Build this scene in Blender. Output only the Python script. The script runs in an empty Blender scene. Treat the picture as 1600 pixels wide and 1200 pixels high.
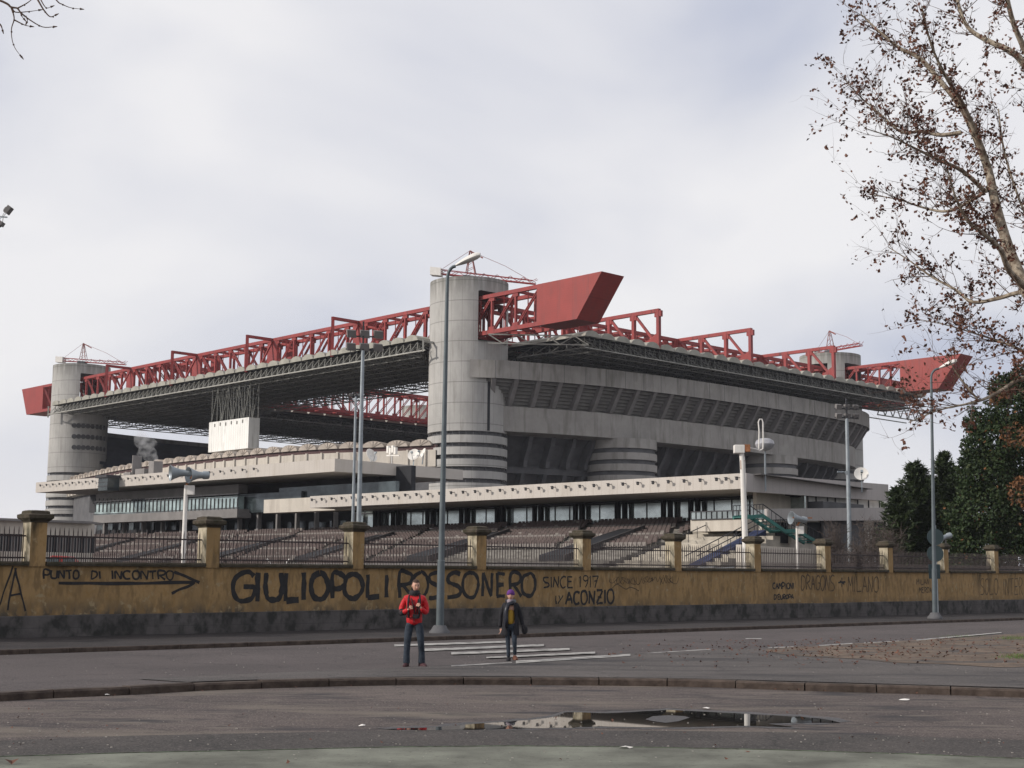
import bpy, bmesh, math, random
from mathutils import Vector, Matrix, noise
R = math.radians; PI = math.pi
sc = bpy.context.scene; col = sc.collection
random.seed(7)
# ---------------------------------------------------------------- camera
FPX, PITCH, ROLL, CAMZ = 2218.26, .1379, -.0091, 1.77
F = Vector((0, math.cos(PITCH), math.sin(PITCH))); RX = Vector((1, 0, 0)); UP = RX.cross(F)
CR = RX*math.cos(ROLL) - UP*math.sin(ROLL); CU = UP*math.cos(ROLL) + RX*math.sin(ROLL)
cam = bpy.data.objects.new('camera', bpy.data.cameras.new('camera')); col.objects.link(cam)
m = Matrix.Identity(4)
for i in range(3):
    m[i][0] = CR[i]; m[i][1] = CU[i]; m[i][2] = -F[i]
m[2][3] = CAMZ
cam.matrix_world = m
cam.data.sensor_width = 36; cam.data.lens = 36*FPX/1600; cam.data.clip_start = .1; cam.data.clip_end = 6000
sc.camera = cam
# ---------------------------------------------------------------- sky and sun
SUN_EL = R(26); SUN_DIR = Vector((-.955*math.cos(SUN_EL), -.297*math.cos(SUN_EL), math.sin(SUN_EL)))
w = bpy.data.worlds.new('World'); sc.world = w; w.use_nodes = True
nt = w.node_tree; nt.nodes.clear(); N_ = nt.nodes.new; L_ = nt.links.new
out = N_('ShaderNodeOutputWorld'); bg = N_('ShaderNodeBackground'); bg.inputs[1].default_value = .107
sky = N_('ShaderNodeTexSky'); sky.sky_type = 'NISHITA'; sky.sun_disc = False
sky.sun_elevation = SUN_EL; sky.sun_rotation = math.atan2(SUN_DIR.x, SUN_DIR.y); sky.air_density = 1.2; sky.dust_density = 2.5
tc = N_('ShaderNodeTexCoord'); mp = N_('ShaderNodeMapping'); mp.inputs['Scale'].default_value = (1.5, 1.0, 2.6); mp.inputs['Location'].default_value = (3.7, .9, 1.4); mp.inputs['Rotation'].default_value = (0, R(-14), 0)
n1 = N_('ShaderNodeTexNoise'); n1.inputs['Scale'].default_value = 2.1; n1.inputs['Detail'].default_value = 5; n1.inputs['Roughness'].default_value = .42; n1.inputs['Distortion'].default_value = .35
rp = N_('ShaderNodeValToRGB'); rp.color_ramp.elements[0].position = .33; rp.color_ramp.elements[0].color = (5.2, 5.5, 6.6, 1)
rp.color_ramp.elements[1].position = .6; rp.color_ramp.elements[1].color = (8.5, 8.4, 8.55, 1)
e = rp.color_ramp.elements.new(.46); e.color = (7.2, 7.25, 7.75, 1)
mx = N_('ShaderNodeMix'); mx.data_type = 'RGBA'; mx.inputs[0].default_value = .93
L_(tc.outputs['Generated'], mp.inputs[0]); L_(mp.outputs[0], n1.inputs[0]); L_(n1.outputs[0], rp.inputs[0])
L_(sky.outputs[0], mx.inputs[6]); L_(rp.outputs[0], mx.inputs[7]); L_(mx.outputs[2], bg.inputs[0]); L_(bg.outputs[0], out.inputs[0])
sd = bpy.data.lights.new('sun', 'SUN'); sd.energy = 3.4; sd.angle = R(1.2); sd.color = (1, .93, .85)
so = bpy.data.objects.new('sun', sd); col.objects.link(so); so.rotation_euler = SUN_DIR.to_track_quat('Z', 'Y').to_euler()
sc.view_settings.view_transform = 'Standard'; sc.view_settings.look = 'None'; sc.view_settings.gamma = 1; sc.view_settings.exposure = 0

# ---------------------------------------------------------------- measuring helpers (a pixel of the photograph -> a point at a real depth)
CAM = Vector((0, 0, CAMZ))
def ray(x, y): return F + CR*((x-800)/FPX) - CU*((y-600)/FPX)
def atz(x, y, z): d = ray(x, y); return CAM + d*((z-CAMZ)/d.z)
def aty(x, y, Y): d = ray(x, y); return CAM + d*(Y/d.y)
def atpl(x, y, P0, n): d = ray(x, y); n = Vector((n[0], n[1], 0)); return CAM + d*((Vector((P0[0], P0[1], 0)) - CAM).dot(n)/d.dot(n))
TH = .7619
DU = Vector((-math.sin(TH), math.cos(TH), 0)); DV = Vector((math.cos(TH), math.sin(TH), 0))
ON = Vector((-7.055, 225.94, 0)); LA, LB = 132.56, 102.68
def S(u, v, z): p = ON + DU*u + DV*v; p.z = z; return p
Z = Vector((0, 0, 1))

# ---------------------------------------------------------------- object helpers
ORG = {}
def org(o): return ORG.get(o.name, Vector((0, 0, 0))) if o else Vector((0, 0, 0))
def tag(o, label=None, cat=None, group=None, kind=None):
    if label: o['label'] = label
    if cat: o['category'] = cat
    if group: o['group'] = group
    if kind: o['kind'] = kind
    return o
def empty(name, loc, label, cat, group=None):
    o = bpy.data.objects.new(name, None); col.objects.link(o); o.location = loc; o.empty_display_size = .3
    ORG[o.name] = Vector(loc); return tag(o, label, cat, group)
class MB:
    hs = 1.0
    def __init__(s): s.v = []; s.f = []; s.m = []; s.k = 0
    def q(s, *pts):
        i = len(s.v); s.v += [Vector(p) for p in pts]; s.f.append(tuple(range(i, i+len(pts)))); s.m.append(s.k)
    def box(s, c, a, b, h):          # centre, half vectors a b, half height h (float -> z)
        c = Vector(c); h = Vector(h) if not isinstance(h, (int, float)) else Z*(h*MB.hs)
        a = Vector(a); b = Vector(b); i = len(s.v)
        if a.cross(b).dot(h) < 0: a = -a
        for sz in (-1, 1):
            for sa, sb in ((-1, -1), (1, -1), (1, 1), (-1, 1)): s.v.append(c + a*sa + b*sb + h*sz)
        for f in ((3, 2, 1, 0), (4, 5, 6, 7), (0, 1, 5, 4), (1, 2, 6, 5), (2, 3, 7, 6), (3, 0, 4, 7)): s.f.append(tuple(i+k for k in f)); s.m.append(s.k)
    def bar(s, p, q, w_, h=None, up=Z):
        p = Vector(p); q = Vector(q); d = q-p; L = d.length
        if L < 1e-6: return
        d /= L; h = h or w_
        a = d.cross(up)
        if a.length < .05: a = d.cross(Vector((1, .1, 0)))
        a.normalize(); b = a.cross(d).normalized(); w_ *= MB.hs; h *= MB.hs
        s.box((p+q)/2, a*w_/2, b*h/2, d*L/2)
    def tube(s, pts, r, n=6, cap=True):
        pts = [Vector(p) for p in pts]; rs = r if isinstance(r, (list, tuple)) else [r]*len(pts)
        base = []; a = None
        for i, p in enumerate(pts):
            d = (pts[min(i+1, len(pts)-1)] - pts[max(i-1, 0)])
            if d.length < 1e-9: d = Z.copy()
            d.normalize()
            if a is None:
                a = d.cross(Z)
                if a.length < .05: a = d.cross(Vector((1, 0, 0)))
            else: a = a - d*a.dot(d)
            a.normalize(); b = d.cross(a); base.append(len(s.v))
            for k in range(n): s.v.append(p + (a*math.cos(2*PI*k/n) + b*math.sin(2*PI*k/n))*rs[i])
        for i in range(len(pts)-1):
            for k in range(n):
                k2 = (k+1) % n; s.f.append((base[i]+k, base[i]+k2, base[i+1]+k2, base[i+1]+k)); s.m.append(s.k)
        if cap:
            s.f.append(tuple(base[0]+k for k in range(n-1, -1, -1))); s.m.append(s.k); s.f.append(tuple(base[-1]+k for k in range(n))); s.m.append(s.k)
    def lathe(s, c, prof, n=32, a0=0, a1=2*PI, ax=None):      # prof: (r,z)
        c = Vector(c); full = abs(a1-a0-2*PI) < 1e-6; st = n if full else n+1; b0 = len(s.v)
        A, B, D = ax or (Vector((1, 0, 0)), Vector((0, 1, 0)), Z)
        for r, z in prof:
            for k in range(st):
                t = a0 + (a1-a0)*k/n; s.v.append(c + A*r*math.cos(t) + B*r*math.sin(t) + D*z)
        for j in range(len(prof)-1):
            for k in range(n):
                k2 = (k+1) % st if full else k+1
                s.f.append((b0+j*st+k, b0+j*st+k2, b0+(j+1)*st+k2, b0+(j+1)*st+k)); s.m.append(s.k)
    def prism(s, pts, d):            # planar polygon extruded by vector d
        d = Vector(d); pts = [Vector(p) for p in pts]; n = len(pts); i = len(s.v); s.v += pts + [p+d for p in pts]
        nn = Vector((0, 0, 0))
        for k in range(n): nn += pts[k].cross(pts[(k+1) % n])
        fl = nn.dot(d) > 0
        A = tuple(i+k for k in range(n)); B = tuple(i+n+k for k in range(n))
        s.f.append(A[::-1] if fl else A); s.m.append(s.k); s.f.append(B if fl else B[::-1]); s.m.append(s.k)
        for k in range(n):
            k2 = (k+1) % n; f = (i+k, i+k2, i+n+k2, i+n+k); s.f.append(f if fl else f[::-1]); s.m.append(s.k)
    def grid(s, rows):               # list of rows of points
        b0 = len(s.v); c = len(rows[0])
        for r in rows: s.v += [Vector(p) for p in r]
        for i in range(len(rows)-1):
            for j in range(c-1): s.f.append((b0+i*c+j, b0+i*c+j+1, b0+(i+1)*c+j+1, b0+(i+1)*c+j)); s.m.append(s.k)
    def build(s, name, mats, parent=None, loc=None, smooth=False, bevel=0):
        if not s.v: return None
        mats = mats if isinstance(mats, (list, tuple)) else [mats]
        po = org(parent); lo = Vector(loc) if loc is not None else po
        me = bpy.data.meshes.new(name); me.from_pydata([tuple(v-lo) for v in s.v], [], s.f)
        for mt in mats: me.materials.append(mt)
        me.polygons.foreach_set('material_index', s.m)
        if smooth: me.polygons.foreach_set('use_smooth', [True]*len(s.f))
        me.update(); o = bpy.data.objects.new(name, me); col.objects.link(o)
        if parent: o.parent = parent; o.location = lo-po
        else: o.location = lo
        ORG[o.name] = lo
        if smooth:
            try: me.set_sharp_from_angle(angle=R(40))
            except Exception: pass
        if bevel:
            b = o.modifiers.new('bevel', 'BEVEL'); b.width = bevel; b.segments = 2; b.limit_method = 'ANGLE'; b.angle_limit = R(40)
        return o
def split(b, name, mats, parent, per=1, **kw):
    """build every separate piece (or every 'per' pieces) of b as an object of its own"""
    n = len(b.v); par = list(range(n))
    def fd(i):
        while par[i] != i: par[i] = par[par[i]]; i = par[i]
        return i
    for f in b.f:
        for k in f[1:]:
            a, c_ = fd(f[0]), fd(k)
            if a != c_: par[max(a, c_)] = min(a, c_)
    groups = {}
    for fi, f in enumerate(b.f): groups.setdefault(fd(f[0]), []).append(fi)
    keys = sorted(groups); out = []
    for i in range(0, len(keys), per):
        q = MB(); mp_ = {}
        for k in keys[i:i+per]:
            for fi in groups[k]:
                nf = []
                for j in b.f[fi]:
                    if j not in mp_: mp_[j] = len(q.v); q.v.append(b.v[j])
                    nf.append(mp_[j])
                q.f.append(tuple(nf)); q.m.append(b.m[fi])
        out.append(q.build(name, mats, parent, **kw))
    return out
def copy_tree(o, parent=None):
    c = o.copy(); col.objects.link(c); c.parent = parent; ORG[c.name] = org(o)
    for ch in list(o.children): copy_tree(ch, c)
    return c

# ---------------------------------------------------------------- materials
def mat(name, c, rough=.85, var=.2, scale=1.5, c2=None, stretch=(1, 1, 1), bump=0, bscale=30, metal=0, spec=.3, det=6, lo=.35, hi=.65):
    m_ = bpy.data.materials.new(name); m_.use_nodes = True; nt = m_.node_tree; b = nt.nodes['Principled BSDF']
    b.inputs['Roughness'].default_value = rough; b.inputs['Metallic'].default_value = metal; b.inputs['Specular IOR Level'].default_value = spec
    tc = nt.nodes.new('ShaderNodeTexCoord'); mp = nt.nodes.new('ShaderNodeMapping'); mp.inputs['Scale'].default_value = stretch
    nt.links.new(tc.outputs['Object'], mp.inputs[0])
    ns = nt.nodes.new('ShaderNodeTexNoise'); ns.inputs['Scale'].default_value = scale; ns.inputs['Detail'].default_value = det; ns.inputs['Roughness'].default_value = .62
    nt.links.new(mp.outputs[0], ns.inputs[0])
    rp = nt.nodes.new('ShaderNodeValToRGB'); rp.color_ramp.elements[0].position = lo; rp.color_ramp.elements[1].position = hi
    a = c2 or tuple(x*(1-var) for x in c); d = c if c2 else tuple(min(1, x*(1+var)) for x in c)
    rp.color_ramp.elements[0].color = (*a, 1); rp.color_ramp.elements[1].color = (*d, 1)
    nt.links.new(ns.outputs[0], rp.inputs[0]); nt.links.new(rp.outputs[0], b.inputs['Base Color'])
    if bump:
        n2 = nt.nodes.new('ShaderNodeTexNoise'); n2.inputs['Scale'].default_value = bscale; n2.inputs['Detail'].default_value = 4
        nt.links.new(tc.outputs['Object'], n2.inputs[0]); bp = nt.nodes.new('ShaderNodeBump'); bp.inputs['Strength'].default_value = bump; bp.inputs['Distance'].default_value = .02
        nt.links.new(n2.outputs[0], bp.inputs['Height']); nt.links.new(bp.outputs[0], b.inputs['Normal'])
    m_['last'] = 1
    return m_
def nodes(m_): nt = m_.node_tree; return nt, nt.nodes['Principled BSDF'], nt.nodes.new, nt.links.new
def mult(m_, fac_socket, color, mode='MIX'):      # blend 'color' over the present base colour by a factor socket
    nt, b, nn, ln = nodes(m_); src = b.inputs['Base Color'].links[0].from_socket
    mx = nn('ShaderNodeMix'); mx.data_type = 'RGBA'; mx.blend_type = mode
    ln(fac_socket, mx.inputs[0]); ln(src, mx.inputs[6]); mx.inputs[7].default_value = (*color, 1); ln(mx.outputs[2], b.inputs['Base Color'])
def noisefac(m_, scale, lo, hi, stretch=(1, 1, 1), det=5, rough=.6, loc=(0, 0, 0), zr=None):
    nt, b, nn, ln = nodes(m_); tc = nn('ShaderNodeTexCoord'); mp = nn('ShaderNodeMapping'); mp.inputs['Scale'].default_value = stretch; mp.inputs['Location'].default_value = loc
    ln(tc.outputs['Object'], mp.inputs[0]); n = nn('ShaderNodeTexNoise'); n.inputs['Scale'].default_value = scale; n.inputs['Detail'].default_value = det; n.inputs['Roughness'].default_value = rough
    ln(mp.outputs[0], n.inputs[0]); r = nn('ShaderNodeMapRange'); r.inputs[1].default_value = lo; r.inputs[2].default_value = hi; ln(n.outputs[0], r.inputs[0])
    o = r.outputs[0]
    if zr:
        sx = nn('ShaderNodeSeparateXYZ'); ln(tc.outputs['Object'], sx.inputs[0]); r2 = nn('ShaderNodeMapRange'); r2.inputs[1].default_value = zr[0]; r2.inputs[2].default_value = zr[1]
        ln(sx.outputs[2], r2.inputs[0]); mm = nn('ShaderNodeMath'); mm.operation = 'MULTIPLY'; ln(o, mm.inputs[0]); ln(r2.outputs[0], mm.inputs[1]); o = mm.outputs[0]
    return o
def stripes(m_, axis, period, width, angn=0):     # thin joints: 1 inside the joint
    nt, b, nn, ln = nodes(m_); tc = nn('ShaderNodeTexCoord'); sx = nn('ShaderNodeSeparateXYZ'); ln(tc.outputs['Object'], sx.inputs[0])
    if angn:
        at = nn('ShaderNodeMath'); at.operation = 'ARCTAN2'; ln(sx.outputs[1], at.inputs[0]); ln(sx.outputs[0], at.inputs[1]); s = at.outputs[0]; period = 2*PI/angn
    elif isinstance(axis, tuple):
        d = nn('ShaderNodeVectorMath'); d.operation = 'DOT_PRODUCT'; ln(tc.outputs['Object'], d.inputs[0]); d.inputs[1].default_value = axis; s = d.outputs['Value']
    else: s = sx.outputs[axis]
    a = nn('ShaderNodeMath'); a.operation = 'ADD'; a.inputs[1].default_value = 1000*period; ln(s, a.inputs[0])
    mo = nn('ShaderNodeMath'); mo.operation = 'MODULO'; mo.inputs[1].default_value = period; ln(a.outputs[0], mo.inputs[0])
    lt = nn('ShaderNodeMath'); lt.operation = 'LESS_THAN'; lt.inputs[1].default_value = width; ln(mo.outputs[0], lt.inputs[0])
    k = nn('ShaderNodeMath'); k.operation = 'MULTIPLY'; k.inputs[1].default_value = .45; ln(lt.outputs[0], k.inputs[0])
    return k.outputs[0]
CON = (.33, .315, .29)
M = {}
M['conc'] = mat('tower_concrete', (.37, .362, .345), .9, .13, .35, stretch=(1, 1, .5))
mult(M['conc'], noisefac(M['conc'], 1.6, .56, .85, (1, 1, .09)), (.22, .21, .19))
mult(M['conc'], stripes(M['conc'], 2, 3.25, .15), (.10, .10, .09)); mult(M['conc'], stripes(M['conc'], 0, 1, .009, 22), (.14, .13, .12))
mult(M['conc'], noisefac(M['conc'], 1.1, .32, .55, (1, 1, .15), zr=(45.8, 51.5)), (.08, .08, .065))
M['ring'] = mat('ring_concrete', (.31, .295, .275), .9, .12, .3); mult(M['ring'], noisefac(M['ring'], .9, .5, .75, (1, 1, .15)), (.17, .16, .14))
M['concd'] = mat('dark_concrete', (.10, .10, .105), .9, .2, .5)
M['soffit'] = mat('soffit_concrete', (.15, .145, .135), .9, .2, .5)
M['cream'] = mat('cream_cladding', (.47, .435, .395), .7, .05, .3)
mult(M['cream'], stripes(M['cream'], (-.729, .6845, 0), .75, .06), (.35, .31, .28)); mult(M['cream'], noisefac(M['cream'], 1.2, .55, .8, (1, 1, .12)), (.38, .34, .29))
M['cream2'] = mat('cream_panels', (.50, .46, .40), .8, .08, .5); mult(M['cream2'], noisefac(M['cream2'], 1.2, .5, .8, (1, 1, .12)), (.33, .29, .25))
M['red'] = mat('red_steel', (.25, .032, .030), .55, .14, .3, spec=.3); mult(M['red'], noisefac(M['red'], .6, .52, .8, (1, 1, .3)), (.2, .04, .045))
mult(M['red'], noisefac(M['red'], 2.2, .56, .72, (1, 1, .2), loc=(5, 1, 2)), (.10, .022, .02))
M['redp'] = mat('red_cladding', (.26, .036, .030), .5, .08, .4, spec=.3); mult(M['redp'], stripes(M['redp'], 2, .35, .04), (.2, .025, .02))
mult(M['redp'], noisefac(M['redp'], .9, .5, .75, (1, 1, .12)), (.19, .04, .036)); mult(M['redp'], stripes(M['redp'], (-.69, .7235, 0), 3.2, .07), (.13, .02, .018))
M['lat'] = mat('lattice_steel', (.17, .17, .155), .6, .2, .5)
M['vault'] = mat('vault_sheet', (.30, .29, .25), .7, .15, .6)
M['edge'] = mat('edge_steel', (.30, .295, .265), .6, .2, 1)
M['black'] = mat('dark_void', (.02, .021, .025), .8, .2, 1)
M['dark'] = mat('dark_painted', (.045, .045, .05), .7, .2, 1)
M['grey'] = mat('grey_facade', (.19, .18, .175), .8, .15, .6)
M['glass'] = mat('window_glass', (.42, .48, .47), .12, .35, .35, metal=.8, spec=.6, stretch=(1, 1, 1.6))
M['glass2'] = mat('dark_glass', (.06, .075, .08), .12, .4, .6, metal=.35, spec=.6)
M['seat'] = mat('seat_brown', (.085, .062, .057), .6, .25, 2); M['seatp'] = mat('seat_pale', (.19, .17, .155), .6, .2, 2)
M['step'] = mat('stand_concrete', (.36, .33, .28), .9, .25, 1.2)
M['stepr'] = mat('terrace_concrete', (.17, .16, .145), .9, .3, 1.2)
M['stepd'] = mat('stand_dark', (.07, .065, .065), .9, .2, 1.2)
M['steel'] = mat('galvanised_steel', (.26, .29, .31), .45, .15, 2, metal=.35)
M['pole'] = mat('grey_green_pole', (.10, .12, .13), .5, .15, 2, metal=.2)
M['white'] = mat('white_paint', (.68, .66, .62), .6, .08, 1); mult(M['white'], noisefac(M['white'], 2, .55, .8, (1, 1, .2)), (.45, .42, .38))
M['rust'] = mat('rust', (.3, .13, .06), .8, .3, 8)
M['green'] = mat('green_stair', (.04, .17, .15), .5, .15, 2)
M['iron'] = mat('railing_iron', (.035, .025, .025), .6, .3, 6)
M['cap'] = mat('mossy_capstone', (.075, .06, .045), .95, .3, 5, c2=(.035, .032, .018), bump=.6, bscale=14)
M['kerb'] = mat('kerb_stone', (.085, .064, .052), .9, .3, 4, c2=(.036, .026, .021), bump=.5, bscale=25)
M['paint'] = mat('worn_road_paint', (.36, .35, .33), .8, .1, 3, c2=(.12, .115, .11), lo=.38, hi=.56, det=9)
M['black_paint'] = mat('spray_paint', (.02, .019, .02), .7, .3, 6)
M['faded_paint'] = mat('faded_spray_paint', (.13, .085, .042), .8, .3, 4, c2=(.05, .036, .025))
# ---- yellow rendered wall with stains
M['yell'] = mat('yellow_render', (.30, .195, .088), .92, .12, .8, bump=.25, bscale=20)
mult(M['yell'], noisefac(M['yell'], 7, .52, .75, (1, 1, .7), det=8), (.25, .15, .055))
mult(M['yell'], noisefac(M['yell'], 1.7, .53, .68, (1, 1, .22), zr=(.9, 2.4)), (.06, .045, .025))
mult(M['yell'], noisefac(M['yell'], .8, .55, .72, (1, 1, .5), loc=(3, 1, 0)), (.2, .125, .05))
mult(M['yell'], noisefac(M['yell'], 2.5, .35, .55, (1, 1, .6), zr=(1.25, .72), loc=(0, 4, 2)), (.075, .065, .05)); mult(M['yell'], noisefac(M['yell'], 3.5, .58, .66, (1, 1, 1), det=7, loc=(2, 9, 4)), (.30, .23, .13)); mult(M['yell'], noisefac(M['yell'], 5, .5, .62, (1, 1, .35), zr=(3.2, 1.9), loc=(1, 1, 1)), (.20, .13, .06))
M['plinth'] = mat('grey_plinth', (.085, .078, .076), .95, .25, 1.2, bump=.5, bscale=12)
mult(M['plinth'], noisefac(M['plinth'], 2.2, .46, .62, (1, 1, .8)), (.032, .032, .03)); mult(M['plinth'], stripes(M['plinth'], 2, .36, .02), (.04, .04, .04)); mult(M['plinth'], stripes(M['plinth'], (.709, .705, 0), 1.25, .02), (.05, .05, .05))
M['lime'] = mat('pale_pillar_face', (.5, .44, .33), .9, .2, 2, c2=(.2, .17, .11)); mult(M['lime'], noisefac(M['lime'], 4, .5, .7, (1, 1, .3)), (.1, .09, .06))
def asphalt(name, c, c2, sc_=.35, crack=True, speck=.55):
    a = mat(name, c, .88, .2, sc_, c2=c2, bump=.5, bscale=60, det=9, spec=.25)
    mult(a, noisefac(a, 38, .54, .68, det=3), tuple(min(1, x*2.1) for x in c)); mult(a, noisefac(a, 30, .56, .68, det=3, loc=(4, 2, 1)), tuple(x*.4 for x in c2))
    nt, b, nn, ln = nodes(a)
    tcd = nn('ShaderNodeTexCoord'); vo = nn('ShaderNodeTexVoronoi'); vo.inputs['Scale'].default_value = 1.1; ln(tcd.outputs['Object'], vo.inputs[0])
    lt = nn('ShaderNodeMapRange'); lt.inputs[1].default_value = .012; lt.inputs[2].default_value = .03; lt.inputs[3].default_value = .8; lt.inputs[4].default_value = 0; ln(vo.outputs['Distance'], lt.inputs[0]); mult(a, lt.outputs[0], (.35, .33, .3))
    if crack:
        v = nn('ShaderNodeTexVoronoi'); v.feature = 'DISTANCE_TO_EDGE'; v.inputs['Scale'].default_value = .32
        n = nn('ShaderNodeTexNoise'); n.inputs['Scale'].default_value = 1.4; n.inputs['Detail'].default_value = 5; ln(tcd.outputs['Object'], n.inputs[0])
        ad = nn('ShaderNodeMixRGB'); ad.blend_type = 'ADD'; ad.inputs[0].default_value = 1.0; ln(tcd.outputs['Object'], ad.inputs[1]); ln(n.outputs['Color'], ad.inputs[2]); ln(ad.outputs[0], v.inputs[0])
        mr = nn('ShaderNodeMapRange'); mr.inputs[1].default_value = 0; mr.inputs[2].default_value = .012; mr.inputs[3].default_value = .55; mr.inputs[4].default_value = 0; ln(v.outputs[0], mr.inputs[0]); mult(a, mr.outputs[0], (.02, .02, .02))
    return a
M['asph'] = asphalt('forecourt_asphalt', (.108, .088, .080), (.056, .046, .044), .3)
mult(M['asph'], noisefac(M['asph'], .5, .52, .68, (.5, 1.6, 1), det=7), (.155, .132, .108)); mult(M['asph'], noisefac(M['asph'], .9, .54, .66, (.5, 1.5, 1), det=8, loc=(11, 3, 0)), (.036, .033, .035)); mult(M['asph'], noisefac(M['asph'], 2.4, .55, .66, (.35, 1.4, 1), det=8, loc=(1, 13, 0)), (.13, .11, .095))
M['road'] = asphalt('road_asphalt', (.090, .076, .074), (.058, .050, .049), .25)
M['isl'] = asphalt('island_asphalt', (.100, .089, .084), (.062, .056, .054), .3)
mult(M['isl'], noisefac(M['isl'], .35, .5, .7, (.6, 1.8, 1), loc=(7, 0, 0)), (.035, .033, .035))
M['pave'] = asphalt('pavement_asphalt', (.042, .036, .036), (.022, .020, .020), .6)
M['greenc'] = mat('green_concrete', (.18, .187, .152), .9, .2, .9, c2=(.08, .08, .066), bump=.4, bscale=40, det=8); mult(M['greenc'], noisefac(M['greenc'], 14, .6, .72, det=5), (.06, .055, .045))
M['gut'] = asphalt('gutter_asphalt', (.068, .060, .056), (.040, .037, .035), .8)
M['dirt'] = mat('verge_dirt', (.17, .125, .09), .95, .2, 1.4, c2=(.075, .055, .042), bump=.6, bscale=20, det=9); mult(M['dirt'], noisefac(M['dirt'], 12, .55, .68, det=6), (.05, .032, .024))
mult(M['dirt'], noisefac(M['dirt'], .8, .5, .62, (.8, 1.2, 1), det=9), (.062, .055, .052))
M['field'] = mat('distant_ground', (.14, .13, .10), .95, .25, .05)
M['grass'] = mat('verge_grass', (.09, .14, .035), .9, .3, 5)
M['bark'] = mat('plane_bark', (.34, .29, .225), .9, .2, 6, c2=(.15, .115, .085), det=4, lo=.42, hi=.56)
M['twig'] = mat('twig_bark', (.10, .065, .05), .9, .25, 4)
M['dleaf'] = mat('dead_leaf', (.15, .065, .04), .8, .3, .9, c2=(.07, .032, .026))
M['leafg'] = mat('evergreen_leaf', (.030, .052, .016), .6, .3, .5, c2=(.013, .025, .009), spec=.25)
M['leafy'] = mat('yellow_green_leaf', (.045, .058, .018), .6, .3, .6, c2=(.025, .038, .012), spec=.25)
M['leafr'] = mat('russet_leaf', (.19, .085, .03), .7, .3, .7, c2=(.10, .045, .02))
M['conif'] = mat('conifer_needle', (.042, .060, .022), .7, .3, .8, c2=(.018, .030, .012))
M['bush'] = mat('bare_bush_twig', (.08, .064, .056), .9, .2, 3)

# ================================================================ SETTING
def gz(x, y):
    s = (x+y)*.7071; return .003*max(0, s-19)
def sheet(name, poly, z, mt, sub=0, edge=None):
    b = MB(); b.q(*[(x, y, gz(x, y)+z) for x, y in poly]); o = b.build(name, mt); tag(o, kind='structure'); return o
# near kerb curve, measured on the photograph (foot of the kerb, foreground level -0.12)
FG = -.02; KT = .10
kp = [atz(x, y, FG) for x, y in [(0, 1096), (100, 1090), (200, 1086), (300, 1080), (400, 1076), (550, 1072), (700, 1070), (900, 1071), (1100, 1074), (1300, 1081), (1450, 1085), (1600, 1090)]]
kc = [(p.x, p.y) for p in kp]
d0 = (Vector(kc[0]) - Vector(kc[2])).normalized(); d1 = (Vector(kc[-1]) - Vector(kc[-3])).normalized()
p = Vector(kc[0]); q = Vector(kc[-1]); La_ = []; Ra_ = []
for k in range(12):
    c_, s_ = math.cos(.05), math.sin(.05); d0 = Vector((c_*d0.x-s_*d0.y, s_*d0.x+c_*d0.y)); p = p+d0*1.6; La_.append(tuple(p))
    d1 = Vector((c_*d1.x+s_*d1.y, -s_*d1.x+c_*d1.y)); q = q+d1*1.6; Ra_.append(tuple(q))
kc = La_[::-1]+kc+Ra_
def catmull(pts, n=8):
    pts = [Vector(p) for p in pts]; out = []
    for i in range(len(pts)-1):
        p0 = pts[max(i-1, 0)]; p1 = pts[i]; p2 = pts[i+1]; p3 = pts[min(i+2, len(pts)-1)]
        for k in range(n):
            t = k/n; out.append(.5*((2*p1) + (p2-p0)*t + (2*p0-5*p1+4*p2-p3)*t*t + (3*p1-p0-3*p2+p3)*t*t*t))
    out.append(pts[-1]); return out
kcs = catmull(kc, 3)
# wide ground sheet to the horizon
b = MB(); n = 40; ext = 3000
xs = [-2000, -1000, -400, -200] + list(range(-120, 121, 20)) + [200, 400, 1000, 2000]
ys = [-200, -60] + list(range(-20, 401, 20)) + [700, 1500, 2500]
b.grid([[(x, y, gz(x, y)-.16) if abs(x) < 150 and y < 400 else (x, y, .003*max(0, min(300, (x+y)*.7071)-19)-.16) for x in xs] for y in ys])
tag(b.build('ground', M['field']), kind='structure')
# foreground roadway (lower level)
b = MB(); pts = [tuple(p) for p in kcs]
b.grid([[(x, y, FG) for x in range(-60, 61, 10)] for y in range(-15, 36, 10)])
fo = b.build('forecourt', M['asph']); tag(fo, kind='structure')
# kerb as stones with slight gaps
b = MB(); acc = 0; L = [0]
for i in range(1, len(kcs)): L.append(L[-1] + (kcs[i]-kcs[i-1]).length)
def along(s):
    for i in range(1, len(L)):
        if L[i] >= s or i == len(L)-1:
            t = (s-L[i-1])/(L[i]-L[i-1]+1e-9); p = kcs[i-1].lerp(kcs[i], t); d = (kcs[i]-kcs[i-1]).normalized(); return p, d
s = 0
rk = random.Random(3)
while s < L[-1]-1.2:
    ln_ = 1.18; dz = rk.uniform(-.012, .008); off = rk.uniform(-.012, .012); nseg = 3; rows = []
    for k in range(nseg+1):
        p, d = along(s + .012 + (ln_-.02)*k/nseg); nrm = Vector((-d.y, d.x)) # towards far side
        a = p + nrm*off; c = p + nrm*(.24+off); top = KT+.004+dz
        rows.append([(a.x, a.y, FG-.03), (a.x, a.y, top-.03), (a.x+nrm.x*.03, a.y+nrm.y*.03, top), (c.x, c.y, top), (c.x, c.y, FG-.03)])
    b.grid(rows)
    for r_ in (rows[0], rows[-1]): b.q(*r_)
    s += ln_
tag(b.build('kerb', M['kerb']), kind='structure')
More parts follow.
